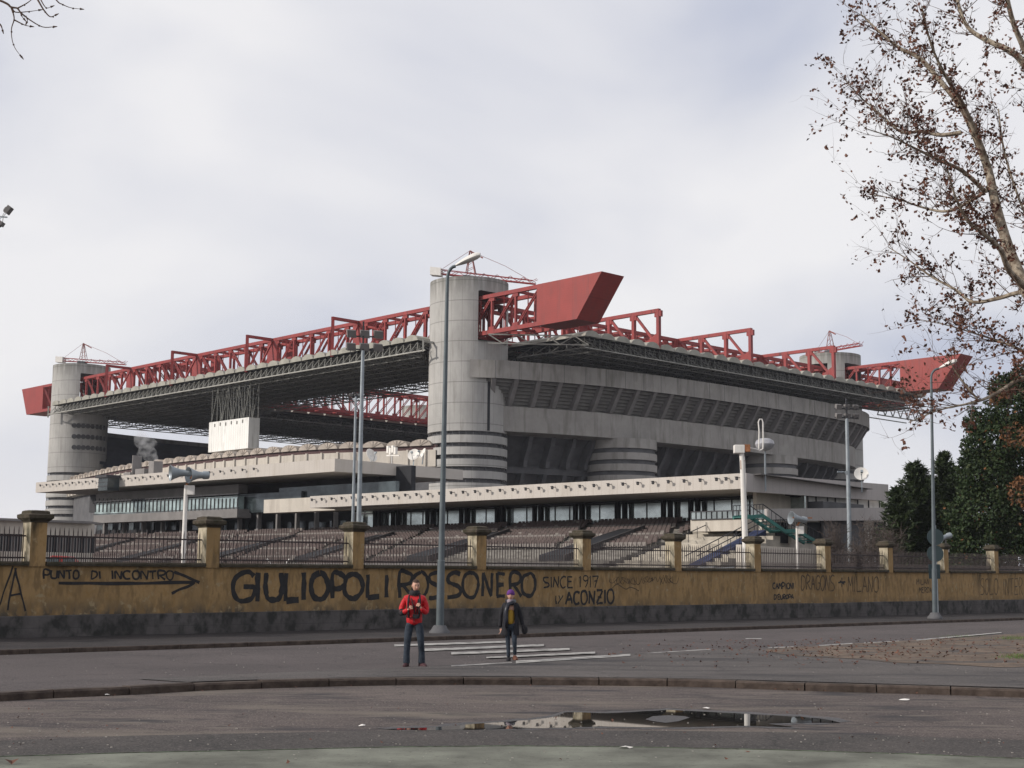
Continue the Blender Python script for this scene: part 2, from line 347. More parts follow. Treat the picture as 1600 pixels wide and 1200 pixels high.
# road level: one big sheet behind the kerb
wd = .78322; WD = Vector((math.cos(wd), math.sin(wd), 0)); WN = Vector((WD.y, -WD.x, 0)); WO = Vector((-13.097, 39.573, 0)); SP = 5.656
b = MB(); far = []
fine = []
for i in range(len(pts)):
    x, y = pts[i]; d = (Vector(pts[min(i+1, len(pts)-1)])-Vector(pts[max(i-1, 0)])).normalized(); nrm = Vector((-d.y, d.x))
    fine.append((x+nrm.x*.235, y+nrm.y*.235))
nf = []
for i in range(len(pts)):
    d = (Vector(pts[min(i+1, len(pts)-1)])-Vector(pts[max(i-1, 0)])).normalized(); nrm = Vector((-d.y, d.x)); nf.append(nrm)
rows = []
for o_ in (0, 1.2, 2.4, 3.5): rows.append([(x+n_.x*o_, y+n_.y*o_, gz(x, y)-.002+KT*(1-o_/3.5)) for (x, y), n_ in zip(fine, nf)])
fine2 = [(p[0], p[1]) for p in rows[-1]]
for k in range(1, 13):
    t = k/12; rows.append([])
    for i, (x, y) in enumerate(fine2):
        X = -220 + 480*i/(len(fine)-1); xx = x*(1-t)+X*t; yy = y*(1-t)+300*t; rows[-1].append((xx, yy, gz(xx, yy)-.002))
b.grid(rows); tag(b.build('road', M['road']), kind='structure')
def hk(x, y):                      # the ground falls gently away from the kerb top
    best = 9
    for i in range(len(fine)-1):
        a = Vector(fine[i]); c_ = Vector(fine[i+1]); ab = c_-a; t = max(0, min(1, (Vector((x, y))-a).dot(ab)/ab.length_squared)); best = min(best, (a+ab*t-Vector((x, y))).length)
    return max(0, KT*(1-best/3.5))
# traffic island asphalt between kerb and road (flush), its far rim measured
isl = [atz(x, y, 0) for x, y in [(215, 1066), (345, 1059), (480, 1051), (635, 1043), (740, 1038), (840, 1032), (900, 1027), (1000, 1022.5), (1100, 1018), (1200, 1015), (1300, 1011), (1420, 1005), (1600, 996), (1720, 990)]]
b = MB(); kk = catmull([Vector((p.x, p.y)) for p in isl], 4); rows = []
def nearest(p):
    best = None
    for i in range(len(fine)-1):
        a = Vector(fine[i]); c_ = Vector(fine[i+1]); ab = c_-a; t = max(0, min(1, (p-a).dot(ab)/ab.length_squared)); q_ = a+ab*t
        if best is None or (q_-p).length < (best-p).length: best = q_
    return best
kn = [nearest(p) for p in kk]
for q_ in range(13):
    t = q_/12; rows.append([(a.x*(1-t)+c_.x*t, a.y*(1-t)+c_.y*t) for a, c_ in zip(kn, kk)])
b.grid([[(x, y, gz(x, y)+hk(x, y)+.010) for x, y in rw_] for rw_ in rows])
tag(b.build('traffic_island', M['isl']), kind='structure')
# dirt verge on the right
vg = [atz(x, y, 0) for x, y in [(1200, 1016.5), (1290, 1011.5), (1400, 1006), (1500, 1000.5), (1600, 994), (1700, 988)]] + [atz(x, y, 0) for x, y in [(1700, 1050), (1640, 1045), (1560, 1046), (1480, 1041), (1400, 1038.5), (1340, 1033), (1250, 1028), (1200, 1021)]]
sheet('verge', [(p.x, p.y) for p in catmull([Vector((q.x, q.y)) for q in vg+[vg[0]]], 4)[:-1]], .018, M['dirt'])
b = MB(); rg = random.Random(5)
for cx, cy, sx, sy, n in [(1585, 1001, 28, 3, 500), (1592, 1029, 30, 4, 600), (1500, 998, 40, 2, 120)]:
    for k in range(n):
        p = atz(cx+rg.gauss(0, sx*.5), cy+rg.gauss(0, sy*.5), .02); p.z += gz(p.x, p.y); h = rg.uniform(.02, .05); a = rg.uniform(0, PI); d = Vector((math.cos(a), math.sin(a), 0))*.006
        b.q(p-d, p+d, p+Vector((rg.uniform(-.02, .02), rg.uniform(-.02, .02), h)))
tag(b.build('grass_tufts', M['grass']), 'short green grass patches on the dirt verge', 'grass', kind='stuff')
# far pavement and kerb along the wall
PW = 5.9
b = MB(); b2 = MB()
for k in range(-6, 30):
    a = WO + WD*(k*5-10); c = WO + WD*(k*5-5); za = gz(a.x, a.y); zc = gz(c.x, c.y)
    def zz(p, h): return Vector((p.x, p.y, gz(p.x, p.y)+h))
    b.q(zz(a, .115), zz(a+WN*(PW-.14), .115), zz(c+WN*(PW-.14), .115), zz(c, .115))
    for j in range(5):
        p = a + WD*j; q_ = a + WD*(j+.985)
        b2.prism([zz(p+WN*PW, -.03), zz(p+WN*PW, .10), zz(p+WN*(PW-.02), .12), zz(p+WN*(PW-.15), .12), zz(p+WN*(PW-.15), -.03)], q_-p)
tag(b.build('pavement', M['pave']), kind='structure'); tag(b2.build('far_kerb', M['kerb']), kind='structure')
# zebra crossing and edge lines
b = MB()
def mark(pa, pb, wpx0, wpx1, z=.008):
    A = [atz(*pa, z), atz(*pb, z), atz(pb[0], pb[1]+wpx1, z), atz(pa[0], pa[1]+wpx0, z)]; n = 14
    for i in range(n):
        t0 = i/n; t1 = (i+1)/n; p = [A[0].lerp(A[1], t0), A[0].lerp(A[1], t1), A[3].lerp(A[2], t1), A[3].lerp(A[2], t0)]
        for v in p: v.z = gz(v.x, v.y)+z
        b.q(*p[::-1])
for st_ in [((616, 1008), (790, 1003), 3.0, 2.6), ((661, 1014.5), (850, 1008), 3.6, 3), ((705, 1020), (890, 1014), 3.5, 3), ((760, 1027), (930, 1019.5), 2.2, 3), ((806, 1033), (985, 1023), 4.0, 3.2)]: mark(*st_, z=.022)
mark((705, 1040), (800, 1035), 1.4, 1.4, .014); mark((1012, 1021.5), (1110, 1016), .9, 1.0, .014); mark((1200, 1014), (1240, 1012.5), 1.0, 1.0, .014); mark((1280, 1010.5), (1332, 1007.5), 1.3, 1.3, .02); mark((1350, 1007), (1405, 1004), .9, .9, .02); mark((1165, 1000), (1190, 1000), 1.2, 1.2); mark((1432, 1002.5), (1565, 991.5), 1.6, 1.4, .022)
tag(b.build('road_markings', M['paint']), kind='structure')
# gutter strip and green concrete apron in the foreground
gl = [atz(x, y, FG) for x, y in [(-120, 1192), (0, 1184), (200, 1178), (400, 1174), (600, 1169), (800, 1167), (1000, 1169), (1200, 1173), (1400, 1179), (1600, 1187), (1720, 1194)]]
gu = [atz(x, y, FG) for x, y in [(-120, 1166), (0, 1158), (200, 1150), (400, 1146), (600, 1142), (800, 1141), (1000, 1142), (1200, 1144), (1400, 1150), (1600, 1157), (1720, 1163)]]
b = MB(); b.grid([[p+Z*.004 for p in gl], [p+Z*.004 for p in gu]]); tag(b.build('gutter', M['gut']), kind='structure')
b = MB(); b.grid([[Vector((p.x*1.0, 1.0, FG+.008)) for p in gl], [p+Z*.008 for p in gl]]); tag(b.build('concrete_apron', M['greenc']), kind='structure')
b = MB()
for i in range(len(gl)-1): b.prism([gl[i]+Z*.0, gl[i]+Z*.014, gl[i]+Vector((0, .03, .014)), gl[i]+Vector((0, .03, 0))], gl[i+1]-gl[i])
tag(b.build('joint_strip', mat('mossy_joint', (.10, .13, .085), .9, .3, 8, c2=(.03, .03, .02))), kind='structure')
# puddle: sheet of water with an irregular outline
out_up = [(600, 1139), (680, 1136), (740, 1131), (800, 1127), (860, 1121), (880, 1114), (905, 1113), (960, 1114), (1040, 1109.5), (1100, 1112), (1180, 1116), (1250, 1120), (1290, 1124), (1315, 1129)]
out_dn = [(1270, 1129), (1222, 1129.5), (1200, 1131), (1240, 1136), (1170, 1134), (1100, 1135), (1020, 1136.5), (940, 1135), (880, 1137), (800, 1138.5), (740, 1140), (660, 1141)]
def wob(ps, seed):
    o = []; ps = catmull(ps, 5)
    for p in ps: o.append((p.x+noise.noise(Vector((p.x*.05, seed, 0)))*6, p.y+noise.noise(Vector((p.x*.07, seed+5, 0)))*1.1))
    return o
mw = bpy.data.materials.new('puddle_water'); mw.use_nodes = True; bb = mw.node_tree.nodes['Principled BSDF']; bb.inputs['Base Color'].default_value = (.018, .017, .016, 1); bb.inputs['Roughness'].default_value = .015; bb.inputs['Specular IOR Level'].default_value = .5; bb.inputs['IOR'].default_value = 1.33
mwet = asphalt('wet_asphalt', (.036, .032, .031), (.024, .021, .021)); mwet.node_tree.nodes['Principled BSDF'].inputs['Roughness'].default_value = .42
ring_p = wob(out_up, 1) + wob(out_dn, 9)
b = MB(); b.q(*[atz(x, y, FG+.006) for x, y in ring_p][::-1]); tag(b.build('puddle', mw), kind='structure')
cx = 960; wet = [(cx+(x-cx)*1.05+noise.noise(Vector((x*.03, 3, 1)))*14, y+(-2.2 if i < len(wob(out_up, 1)) else 2.6)+noise.noise(Vector((x*.04, 8, 1)))*2.) for i, (x, y) in enumerate(ring_p)]
b = MB(); b.q(*[atz(x, y, FG+.003) for x, y in wet][::-1]); tag(b.build('wet_patch', mwet), kind='structure')
b = MB(); ri = random.Random(4)
pp = [(1008, 1124), (1020, 1119), (1045, 1117.5), (1070, 1119), (1078, 1121), (1060, 1127), (1040, 1129.5), (1022, 1127)]
b.q(*[atz(x, y, FG+.009) for x, y in pp][::-1]); tag(b.build('mud_patch', mwet), kind='structure')

# ================================================================ PERIMETER WALL
wall = empty('perimeter_wall', WO-WD*8, 'long yellow rendered street wall with grey plinth, stone capped pillars, iron railings and black graffiti', 'wall')
def WP(s, off, z): p = WO + WD*s + WN*off; p.z = z; return p      # s along the wall, off towards the street
S0, S1 = -8.2, 92
def wtop(s): return 2.17 + .0067*s
def wbot(s): p = WP(s, 0, 0); return gz(p.x, p.y)+.10
def wpl(s): return .70 + .0045*s
b = MB(); c = MB(); ns = 40
for i in range(ns):
    a = S0+(S1-S0)*i/ns; d = S0+(S1-S0)*(i+1)/ns
    b.q(WP(a, 0, wpl(a)-.05), WP(d, 0, wpl(d)-.05), WP(d, 0, wtop(d)-.09), WP(a, 0, wtop(a)-.09))
    b.q(WP(a, -.4, 0), WP(a, -.4, wtop(a)-.09), WP(d, -.4, wtop(d)-.09), WP(d, -.4, 0))
    b.q(WP(a, 0, wtop(a)-.09), WP(d, 0, wtop(d)-.09), WP(d, -.4, wtop(d)-.09), WP(a, -.4, wtop(a)-.09))
    def pz(s): return wpl(s)+noise.noise(Vector((s*.6, 0, 0)))*.05+noise.noise(Vector((s*2.6, 3, 0)))*.02
    c.q(WP(a, .05, wbot(a)-.1), WP(d, .05, wbot(d)-.1), WP(d, .05, pz(d)), WP(a, .05, pz(a)))
    c.q(WP(a, .05, pz(a)), WP(d, .05, pz(d)), WP(d, .0, pz(d)+.02), WP(a, .0, pz(a)+.02))
b.build('rendered_wall', M['yell'], wall); c.build('plinth', M['plinth'], wall)
rw = random.Random(12)
npil = 17
for i in range(-1, npil-1):
    s = i*SP; zc = wtop(s); ztop = 3.6+.0403*i
    b = MB(); hw = .24
    def sq(h, z): return [WP(s-h, -.2+h, z), WP(s+h, -.2+h, z), WP(s+h, -.2-h, z), WP(s-h, -.2-h, z)]
    A = sq(hw, zc-.12); B = sq(hw, ztop-.33)
    b.k = 1; b.q(A[3], A[0], B[0], B[3]); b.k = 0
    b.q(A[0], A[1], B[1], B[0]); b.q(A[1], A[2], B[2], B[1]); b.q(A[2], A[3], B[3], B[2])
    pil = b.build('pillar', [M['yell'], M['lime']], wall)
    b = MB()                                                  # stepped moulded cap
    prof = [(.25, -.34), (.27, -.30), (.31, -.27), (.365, -.22), (.37, -.13), (.305, -.10), (.285, -.09), (.275, -.025), (.21, 0), (.0, .015)]
    ring = []
    for r_, z in prof:
        pts_ = []
        n8 = 4
        for q_ in range(4):
            a = sq(r_, ztop+z)[q_]; d = sq(r_, ztop+z)[(q_+1) % 4]
            for k in range(n8):
                p = a.lerp(d, k/n8); nz = noise.noise_vector(p*6)*.016; pts_.append(p+nz*.8)
        ring.append(pts_+[pts_[0]])
    b.grid(ring); b.build('pillar_cap', M['cap'], pil)
    if i < npil-2:
        b = MB(); sA, sB = s+hw+.02, s+SP-hw-.02
        n = 10
        for k in range(n):
            a = sA+(sB-sA)*k/n; d = sA+(sB-sA)*(k+1)/n
            if k == 0: a -= .0
            j = rw.uniform(-.006, .006)
            b.prism([WP(a, .10, wtop(a)-.10), WP(a, .115, wtop(a)-.03+j), WP(a, .09, wtop(a)+.015+j), WP(a, -.5, wtop(a)+.02), WP(a, -.5, wtop(a)-.10)], WP(d, 0, wtop(d))-WP(a, 0, wtop(a)))
        b.build('coping', M['cap'], wall)
        b = MB(); nb = 37; ht = .98
        for z_ in (.12, .72): b.bar(WP(sA, -.2, wtop(sA)+z_), WP(sB, -.2, wtop(sB)+z_), .035, .045)
        for k in range(nb):
            a = sA+(sB-sA)*(k+.5)/nb; t = wtop(a); long_ = k % 1 == 0
            b.tube([WP(a, -.2, t+.0), WP(a, -.2, t+ht-.12), WP(a, -.2, t+ht)], [.016, .016, .003], 4, False)
            a2 = a+(sB-sA)*.5/nb
            b.tube([WP(a2, -.2, t+.0), WP(a2, -.2, t+.26), WP(a2, -.2, t+.32)], [.012, .012, .003], 4, False)
        b.build('iron_railing', M['iron'], wall)
# graffiti strokes drawn on the wall face ------------------------------------
GL = {  # unit letters (x right, y down), polylines
 'G': [[(.95, .12), (.75, .0), (.4, .02), (.12, .22), (0, .5), (.06, .8), (.3, .98), (.65, 1), (.92, .85), (.95, .52), (.5, .5)]],
 'I': [[(.5, 0), (.5, 1)]], 'U': [[(.05, 0), (.03, .5), (.12, .88), (.45, 1), (.8, .92), (.95, .6), (.98, 0)]],
 'L': [[(.1, 0), (.08, 1), (1, .98)]], 'O': [[(.5, 0), (.15, .12), (0, .45), (.08, .82), (.4, 1), (.75, .93), (.98, .6), (.92, .2), (.7, .03), (.5, 0)]],
 'P': [[(.05, 1), (.08, 0), (.65, .02), (.95, .18), (.9, .42), (.6, .56), (.08, .58)]], 'R': [[(.08, 1), (.06, 0), (.7, .03), (.92, .2), (.75, .42), (.1, .52)], [(.3, .5), (1, 1)]],
 'S': [[(.95, .06), (.5, 0), (.1, .12), (.08, .35), (.4, .48), (.8, .58), (.98, .8), (.7, .97), (0, 1)]], 'N': [[(.05, 1), (.12, 0), (.85, 1), (.95, 0)]],
 'E': [[(.9, .02), (.12, 0), (.08, 1), (.95, .98)], [(.1, .5), (.8, .48)]], 'C': [[(.95, .1), (.55, 0), (.12, .25), (.05, .7), (.4, 1), (.95, .92)]],
 'A': [[(0, 1), (.5, 0), (1, 1)], [(.2, .62), (.8, .6)]], 'Z': [[(.05, .02), (.95, 0), (.05, 1), (1, .98)], [(.25, .5), (.8, .48)]],
 'T': [[(0, .03), (1, 0)], [(.5, .02), (.5, 1)]], 'D': [[(.1, 0), (.1, 1), (.6, .95), (.98, .6), (.85, .15), (.1, 0)]],
 'M': [[(.02, 1), (.1, 0), (.5, .6), (.9, 0), (1, 1)]], 'V': [[(0, 0), (.5, 1), (1, 0)]], '/': [[(1, 0), (0, 1)]], '1': [[(.1, .2), (.5, 0), (.5, 1)]],
 '9': [[(.9, .35), (.5, .5), (.1, .3), (.4, 0), (.9, .1), (.85, .6), (.5, 1)]], '7': [[(0, .03), (1, 0), (.35, 1)], [(.3, .45), (.9, .4)]],
 'b': [[(.2, 0), (.1, 1), (.6, .95), (.8, .7), (.2, .6)]], 'y': [[(.1, 0), (.4, .45)], [(1, 0), (.0, 1)]], "'": [[(.6, 0), (.4, .25)]], '-': [[(0, .5), (1, .5)]], '+': [[(0, .5), (1, .45)], [(.5, 0), (.5, 1)], [(.2, .3), (.8, .7)]],
 'j': [[(.8, 0), (.7, .8), (.2, 1)]], '.': [[(.45, .4), (.55, .6)]]}
rgf = random.Random(21)
def stroke(b, px, wpx, lay=0):
    wpx *= 1.12
    P = [atpl(x, y, WO+WN*(.006+lay*.001), WN) for x, y in px]
    if len(P) == 2: P = [P[0].lerp(P[1], q/5) for q in range(6)]
    else: P = catmull(P, 4)
    ph_ = rgf.uniform(0, 99); P = [p+WD*(noise.noise(p*3+Vector((ph_, 0, 0)))*.035)+Z*(noise.noise(p*3+Vector((0, ph_, 5)))*.03) for p in P]
    if rgf.random() < .10 and wpx > .1:          # a run of paint
        p = P[-1]; L0 = rgf.uniform(.08, .22); b.q(p-WD*.008, p+WD*.008, p+WD*.003-Z*L0, p-WD*.003-Z*L0)
    wv = [wpx]*len(P); L_ = []; R_ = []
    for i, p in enumerate(P):
        d = (P[min(i+1, len(P)-1)]-P[max(i-1, 0)]).normalized(); nn = WN.cross(d).normalized()
        h = wv[i]*.5*(1+.34*noise.noise(p*7)+.2*noise.noise(p*23)); L_.append(p+nn*h); R_.append(p-nn*h)
    for e_, s_ in ((0, -1), (-1, 1)):
        pass
    b.grid([L_, R_])
def word(text, x0, x1, y0, y1, wm, matl, y0b=None, y1b=None, jit=.04, gap=.18, xs=None):
    b = MB(); n = len(text); y0b = y0 if y0b is None else y0b; y1b = y1 if y1b is None else y1b
    wds = [(.35 if ch in "I1'-jb./" else 1.) for ch in text]; tot = sum(wds)+gap*(n-1)*1.0; x = 0; k_ = 0
    for i, ch in enumerate(text):
        a = (x/tot); c_ = (x+wds[i])/tot; x += wds[i]+gap
        X0 = x0+(x1-x0)*a; X1 = x0+(x1-x0)*c_
        if xs: X0, X1 = xs[i]
        if ch == ' ': continue
        ya = y0+(y0b-y0)*(a+c_)/2; yb = y1+(y1b-y1)*(a+c_)/2
        for pl in GL[ch]:
            pr = [(X0+(X1-X0)*p[0]+rgf.gauss(0, jit)*(X1-X0)*.3, ya+(yb-ya)*p[1]+rgf.gauss(0, jit)*(yb-ya)*.3) for p in pl]
            if len(pl) > 5 or ch in 'GOSUPC': stroke(b, pr, wm*rgf.uniform(.9, 1.1), k_ % 5); k_ += 1
            else:
                for q_ in range(len(pr)-1): stroke(b, [pr[q_], pr[q_+1]], wm*rgf.uniform(.9, 1.1), k_ % 5); k_ += 1
    return b.build('graffiti', matl, wall)
BP = M['black_paint']
word('GIULIOPOLI', 0, 0, 894, 940, .155, BP, 898, 933, xs=[(364, 398), (398, 407), (415, 441), (445, 467), (470, 480), (486, 513), (518, 540), (538, 567), (573, 592), (599, 609)])
word('ROSSONERO', 0, 0, 894, 934, .125, BP, 896, 931, xs=[(623, 646), (645, 669), (670, 692), (699, 720), (723, 748), (753, 770), (775, 790), (797, 815), (815, 837)])
word('SINCE', 849, 895, 901, 918, .055, BP); word('1917', 905, 935, 900, 918, .05, BP, jit=.06)
word('by', 868, 880, 930, 944, .045, BP); word('ACONZIO', 884, 959, 925, 944, .085, BP, 921, 943)
word('PUNTO', 68, 124, 891, 904, .05, BP); word('DI', 142, 158, 892, 904, .05, BP); word('INCONTRO', 173, 272, 892, 905, .05, BP)
word('/', -3, 20, 885, 953, .05, BP); word('A', 11, 39, 887, 955, .05, BP); word('V', -60, -18, 886, 950, .05, BP)
b = MB()
for a, c_ in [((92, 911), (305, 910)), ((272, 893), (312, 910)), ((268, 927), (303, 911))]: stroke(b, [a, ((a[0]+c_[0])/2, (a[1]+c_[1])/2+.6), c_], .08)
b.build('graffiti', BP, wall)
FP = M['faded_paint']
word('CAMPIONI', 1207, 1241, 911, 920, .055, BP); word("D'EUROPA", 1209, 1240, 929, 936, .055, BP)
word('DRAGONS', 1252, 1304, 900, 921, .06, FP, 899, 923); word('+', 1310, 1321, 903, 917, .07, BP); word('MILANO', 1325, 1373, 901, 925, .06, FP, jit=.07)
word('MILAN', 1432, 1452, 905, 913, .05, FP); word('MERDA', 1436, 1456, 918, 926, .05, FP); word('SOLO INTER', 1532, 1598, 904, 929, .05, FP)
b = MB(); rs = random.Random(8)
for (x0, x1, y0, y1, n) in [(955, 998, 900, 914, 9), (1003, 1025, 900, 912, 5), (1029, 1053, 898, 914, 6)]:
    for k in range(n):
        x = x0+(x1-x0)*k/n; stroke(b, [(x+rs.uniform(-2, 2), y0+rs.uniform(0, 6)), (x+rs.uniform(-4, 4), (y0+y1)/2+rs.uniform(-4, 4)), (x+rs.uniform(2, 8), y1+rs.uniform(-4, 0)), (x+rs.uniform(4, 12), y0+rs.uniform(0, 5))], .028, k % 5)
stroke(b, [(957, 919), (965, 913), (978, 921), (986, 917), (998, 923)], .04)
b.build('graffiti', M['faded_paint'], wall)

# ================================================================ STADIUM
st = empty('stadium', S(0, 0, 0), 'huge concrete football stadium with round corner towers and red steel roof girders', 'stadium')
TR, TH_ = 6.35, 49.4
def tower(cu, cv, slots=True, port=False, notch_v=0):
    c = S(cu, cv, 0); b = MB()
    ua = math.atan2(DU.y, DU.x); h = math.asin(3.05/TR); dirs = [ua, ua+PI] + ([ua-notch_v*PI/2] if notch_v else [])
    angs = set()
    for k in range(72): angs.add(round(2*PI*k/72, 5))
    for d in dirs:
        for s_ in (-1, 1): angs.add(round((d+s_*h) % (2*PI), 5))
    angs = sorted(angs); zs = [24.9, 39.2, 47.1, TH_]; nA = len(angs)
    def inn(t):
        return any(abs((t-d+PI) % (2*PI)-PI) < h-1e-4 for d in dirs)
    def pt(t, z, r=TR): return c + Vector((math.cos(t)*r, math.sin(t)*r, z))
    for i in range(nA):
        t0 = angs[i]; t1 = angs[(i+1) % nA]; tm = (t0+((t1-t0) % (2*PI))/2)
        for j in range(3):
            if j == 1 and inn(tm): continue
            b.q(pt(t0, zs[j]), pt(t1, zs[j]), pt(t1, zs[j+1]), pt(t0, zs[j+1]))
        b.q(pt(t0, TH_), pt(t1, TH_), pt(t1, TH_, TR-.5), pt(t0, TH_, TR-.5)); b.q(pt(t0, TH_, TR-.5), pt(t1, TH_, TR-.5), pt(t1, TH_-1, TR-.5), pt(t0, TH_-1, TR-.5))
        b.q(pt(t0, 24.9), pt(t0, 24.9, 5.6), pt(t1, 24.9, 5.6), pt(t1, 24.9))
    b.q(*[pt(t, TH_-1, TR-.5) for t in angs])
    # banded lower storeys
    z = 24.25
    while z > -1:
        b.lathe(c, [(5.6, z), (TR+.05, z), (TR+.05, max(z-1.18, -1)), (5.6, max(z-1.18, -1))], 72); z -= 1.86
    if port: pass
    t = b.build('tower', [M['conc']], st, loc=c, smooth=True)
    b = MB(); b.lathe(c, [(5.75, -1), (5.75, 25)], 40)
    for k in range(36):
        a = 2*PI*k/36; b.tube([c+Vector((math.cos(a)*6.2, math.sin(a)*6.2, 0)), c+Vector((math.cos(a)*6.2, math.sin(a)*6.2, 24.8))], .05, 4, False)
    b.build('ramp_recess', M['concd'], t, loc=c, smooth=True)
    b = MB()                                                   # tunnel walls where the girders pass
    for D, W in [(DU, DV)]:
        Lh = math.sqrt(TR**2-3.05**2)-.01
        for s_ in (-1, 1):
            if not notch_v or s_ == -notch_v: b.q(c+D*Lh+W*3.05*s_+Z*39.2, c-D*Lh+W*3.05*s_+Z*39.2, c-D*Lh+W*3.05*s_+Z*47.1, c+D*Lh+W*3.05*s_+Z*47.1)
        for zz_ in (39.2, 47.1): b.q(c+D*6.2+W*3.04+Z*zz_, c-D*6.2+W*3.04+Z*zz_, c-D*6.2-W*3.04+Z*zz_, c+D*6.2-W*3.04+Z*zz_)
    b.build('girder_slot', M['concd'], t, loc=c)
    if port:
        b = MB()
        for zz_, yy in ((0, 660), (1, 677), (2, 694)):
            for k in range(8):
                xx = 116+k*7.2 if k < 6 else 116+5*7.2+(k-5)*5.5
                az = math.atan2((xx-800)/FPX, 1); dx = ray(xx, yy); dh = Vector((dx.x, dx.y)); A_ = dh.dot(dh); B_ = -2*dh.dot(Vector((c.x, c.y))); C_ = c.x**2+c.y**2-(TR+.0)**2; disc = B_*B_-4*A_*C_
                if disc < 0: continue
                tt = (-B_-math.sqrt(disc))/(2*A_); p = CAM+dx*tt; nrm = Vector((p.x-c.x, p.y-c.y, 0)).normalized(); sd_ = nrm.cross(Z)
                zc_ = 35.3-zz_*2.43; p.z = zc_
                b = MB(); b.lathe(p-nrm*.02, [(.0, .05), (.42, .05)], 14, ax=(sd_, Z, nrm)); b.lathe(p-nrm*.02, [(.42, .05), (.42, .14), (.54, .14), (.54, 0)], 14, ax=(sd_, Z, nrm)); b.build('porthole', M['concd'], t, loc=c)
    return t
tN = tower(0, 0, notch_v=1); tL = tower(LA, 0, port=True); tR_ = tower(0, LB, notch_v=-1); tF = tower(LA, LB)
b = MB(); c = S(0, 0, 0)     # dark vertical slot on the near tower, square block where the ring starts
dv = atpl(765, 640, (c.x-1, c.y-5.6), (0, 1)); nr = Vector((dv.x-c.x, dv.y-c.y, 0)).normalized(); sd_ = nr.cross(Z)
b.box(c+nr*(TR)+Z*29.0, sd_*.22, nr*.06, 4.0); b.build('vertical_slot', M['black'], tN, loc=c)

# ---- girders
HG0, HG1, HW = 39.98, 46.36, 2.41
def girder(P, Dn, Wn, a0, a1, plates, bays, name='girder', zt=0, wide=()):
    """P(along, across, z); box truss from a0 to a1"""
    b = MB(); z0 = HG0+.33+zt; z1 = HG1-.3+zt
    for s_ in (-1, 1):
        off = s_*(HW-.3)
        b.bar(P(a0, off, z0), P(a1, off, z0), .6, .66); b.bar(P(a0, off, z1), P(a1, off, z1), .6, .6)
    n = max(1, round(abs(a1-a0)/bays))
    for i in range(n+1):
        a = a0+(a1-a0)*i/n
        for s_ in (-1, 1):
            off = s_*(HW-.3); b.bar(P(a, off, z0), P(a, off, z1), .42, .3, up=Dn)
            for zz_ in (z0+.45, z1-.45): b.box(P(a, off, zz_), Dn*.6, Wn*.2, .4)
        b.bar(P(a, -HW+.3, z1), P(a, HW-.3, z1), .4); b.bar(P(a, -HW+.3, z0), P(a, HW-.3, z0), .4)
        if i < n:
            c_ = a0+(a1-a0)*(i+1)/n; fl = 1 if (a+c_)/2 < (a0+a1)/2 else -1
            for s_ in (-1, 1):
                off = s_*(HW-.3)
                for k in (-.22, .22):
                    if fl > 0: b.bar(P(a+k, off, z1), P(c_+k, off, z0), .13, .2, up=Wn)
                    else: b.bar(P(a+k, off, z0), P(c_+k, off, z1), .13, .2, up=Wn)
            b.bar(P(a, -HW+.3, z1), P(c_, HW-.3, z1), .2); b.bar(P(a, HW-.3, z0), P(c_, -HW+.3, z0), .2)
            mmid = (a+c_)/2; b.bar(P(mmid, -HW+.3, z0), P(mmid, -HW+.3, z1), .16, .16)
    for a in wide:
        for s_ in (-1, 1): b.box(P(a, s_*(HW-.3), (z0+z1)/2), Dn*1.5, Wn*.24, (z1-z0)/2)
    g = b.build(name, M['red'], st)
    for (pa, pb, sl) in plates:       # solid boxed ends: pa inner, pb outer(top), pb-sl outer(bottom)
        b = MB(); e_ = .02
        pr = [P(pa, -HW-e_, HG0+zt), P(pb-sl, -HW-e_, HG0+zt), P(pb, -HW-e_, HG1+zt), P(pa, -HW-e_, HG1+zt)]
        b.prism(pr, Wn*(2*HW+2*e_)); b.build('clad_end', M['redp'], g)
    return g
def PU(v0): return lambda a, o, z: S(a, v0+o, z)
def PV(u0): return lambda a, o, z: S(u0+o, a, z)
fr_u = [26.2, 52.5, 79.1, 105.7]; fr_v = [25.2, 50.1, 75.9]
for v0 in (0, LB):
    g = girder(PU(v0), DU, DV, -18.5, LA+14.5, [(-18, -31.4, -5), (LA+14, LA+25.4, 3.2)], 5.26, wide=fr_u)
girder(PV(0), DV, DU, 0, LB+16, [(LB+16, LB+30, 6)], 5.1, zt=-.02, wide=fr_v)
girder(PV(97), DV, DU, 0, LB, [], 5.1, zt=-.02)
# outrigger frames
for u in fr_u:
    b = MB()
    b.bar(S(u, 2, HG1-.25), S(u, -8, HG1-.25), .5); b.bar(S(u, -7.8, HG1-.02), S(u, -7.8, 39.4), .55); b.bar(S(u, -2, 40.3), S(u, -7.8, 40.3), .35)
    b.bar(S(u, -2.2, HG1-.4), S(u, -5, 40.5), .3)
    b.build('outrigger_frame', M['red'], st)
for v in fr_v:
    b = MB(); us = [-2, -7.7, -13.2, -18.6]
    b.bar(S(-1, v, HG1-.25), S(-18.85, v, HG1-.25), .6)
    b.bar(S(-1, v, 40.4), S(-18.6, v, 40.4), .5)
    for k, u in enumerate(us[1:]):
        b.bar(S(u, v, HG1-.25), S(u, v, 39.6), .62, .55, up=DU); b.box(S(u, v, HG1-.8), DU*.7, DV*.25, .5)
    for k in range(3): b.bar(S(us[k]-.4, v, HG1-.6), S(us[k+1]+.3, v, 40.4), .34, .42)
    b.prism([S(-13.6, v-.2, 40.1), S(-18.4, v-.2, 40.1), S(-18.4, v-.2, 42.4), S(-16.6, v-.2, 41.4)], DV*.4)
    b.build('outrigger_frame', M['red'], st)

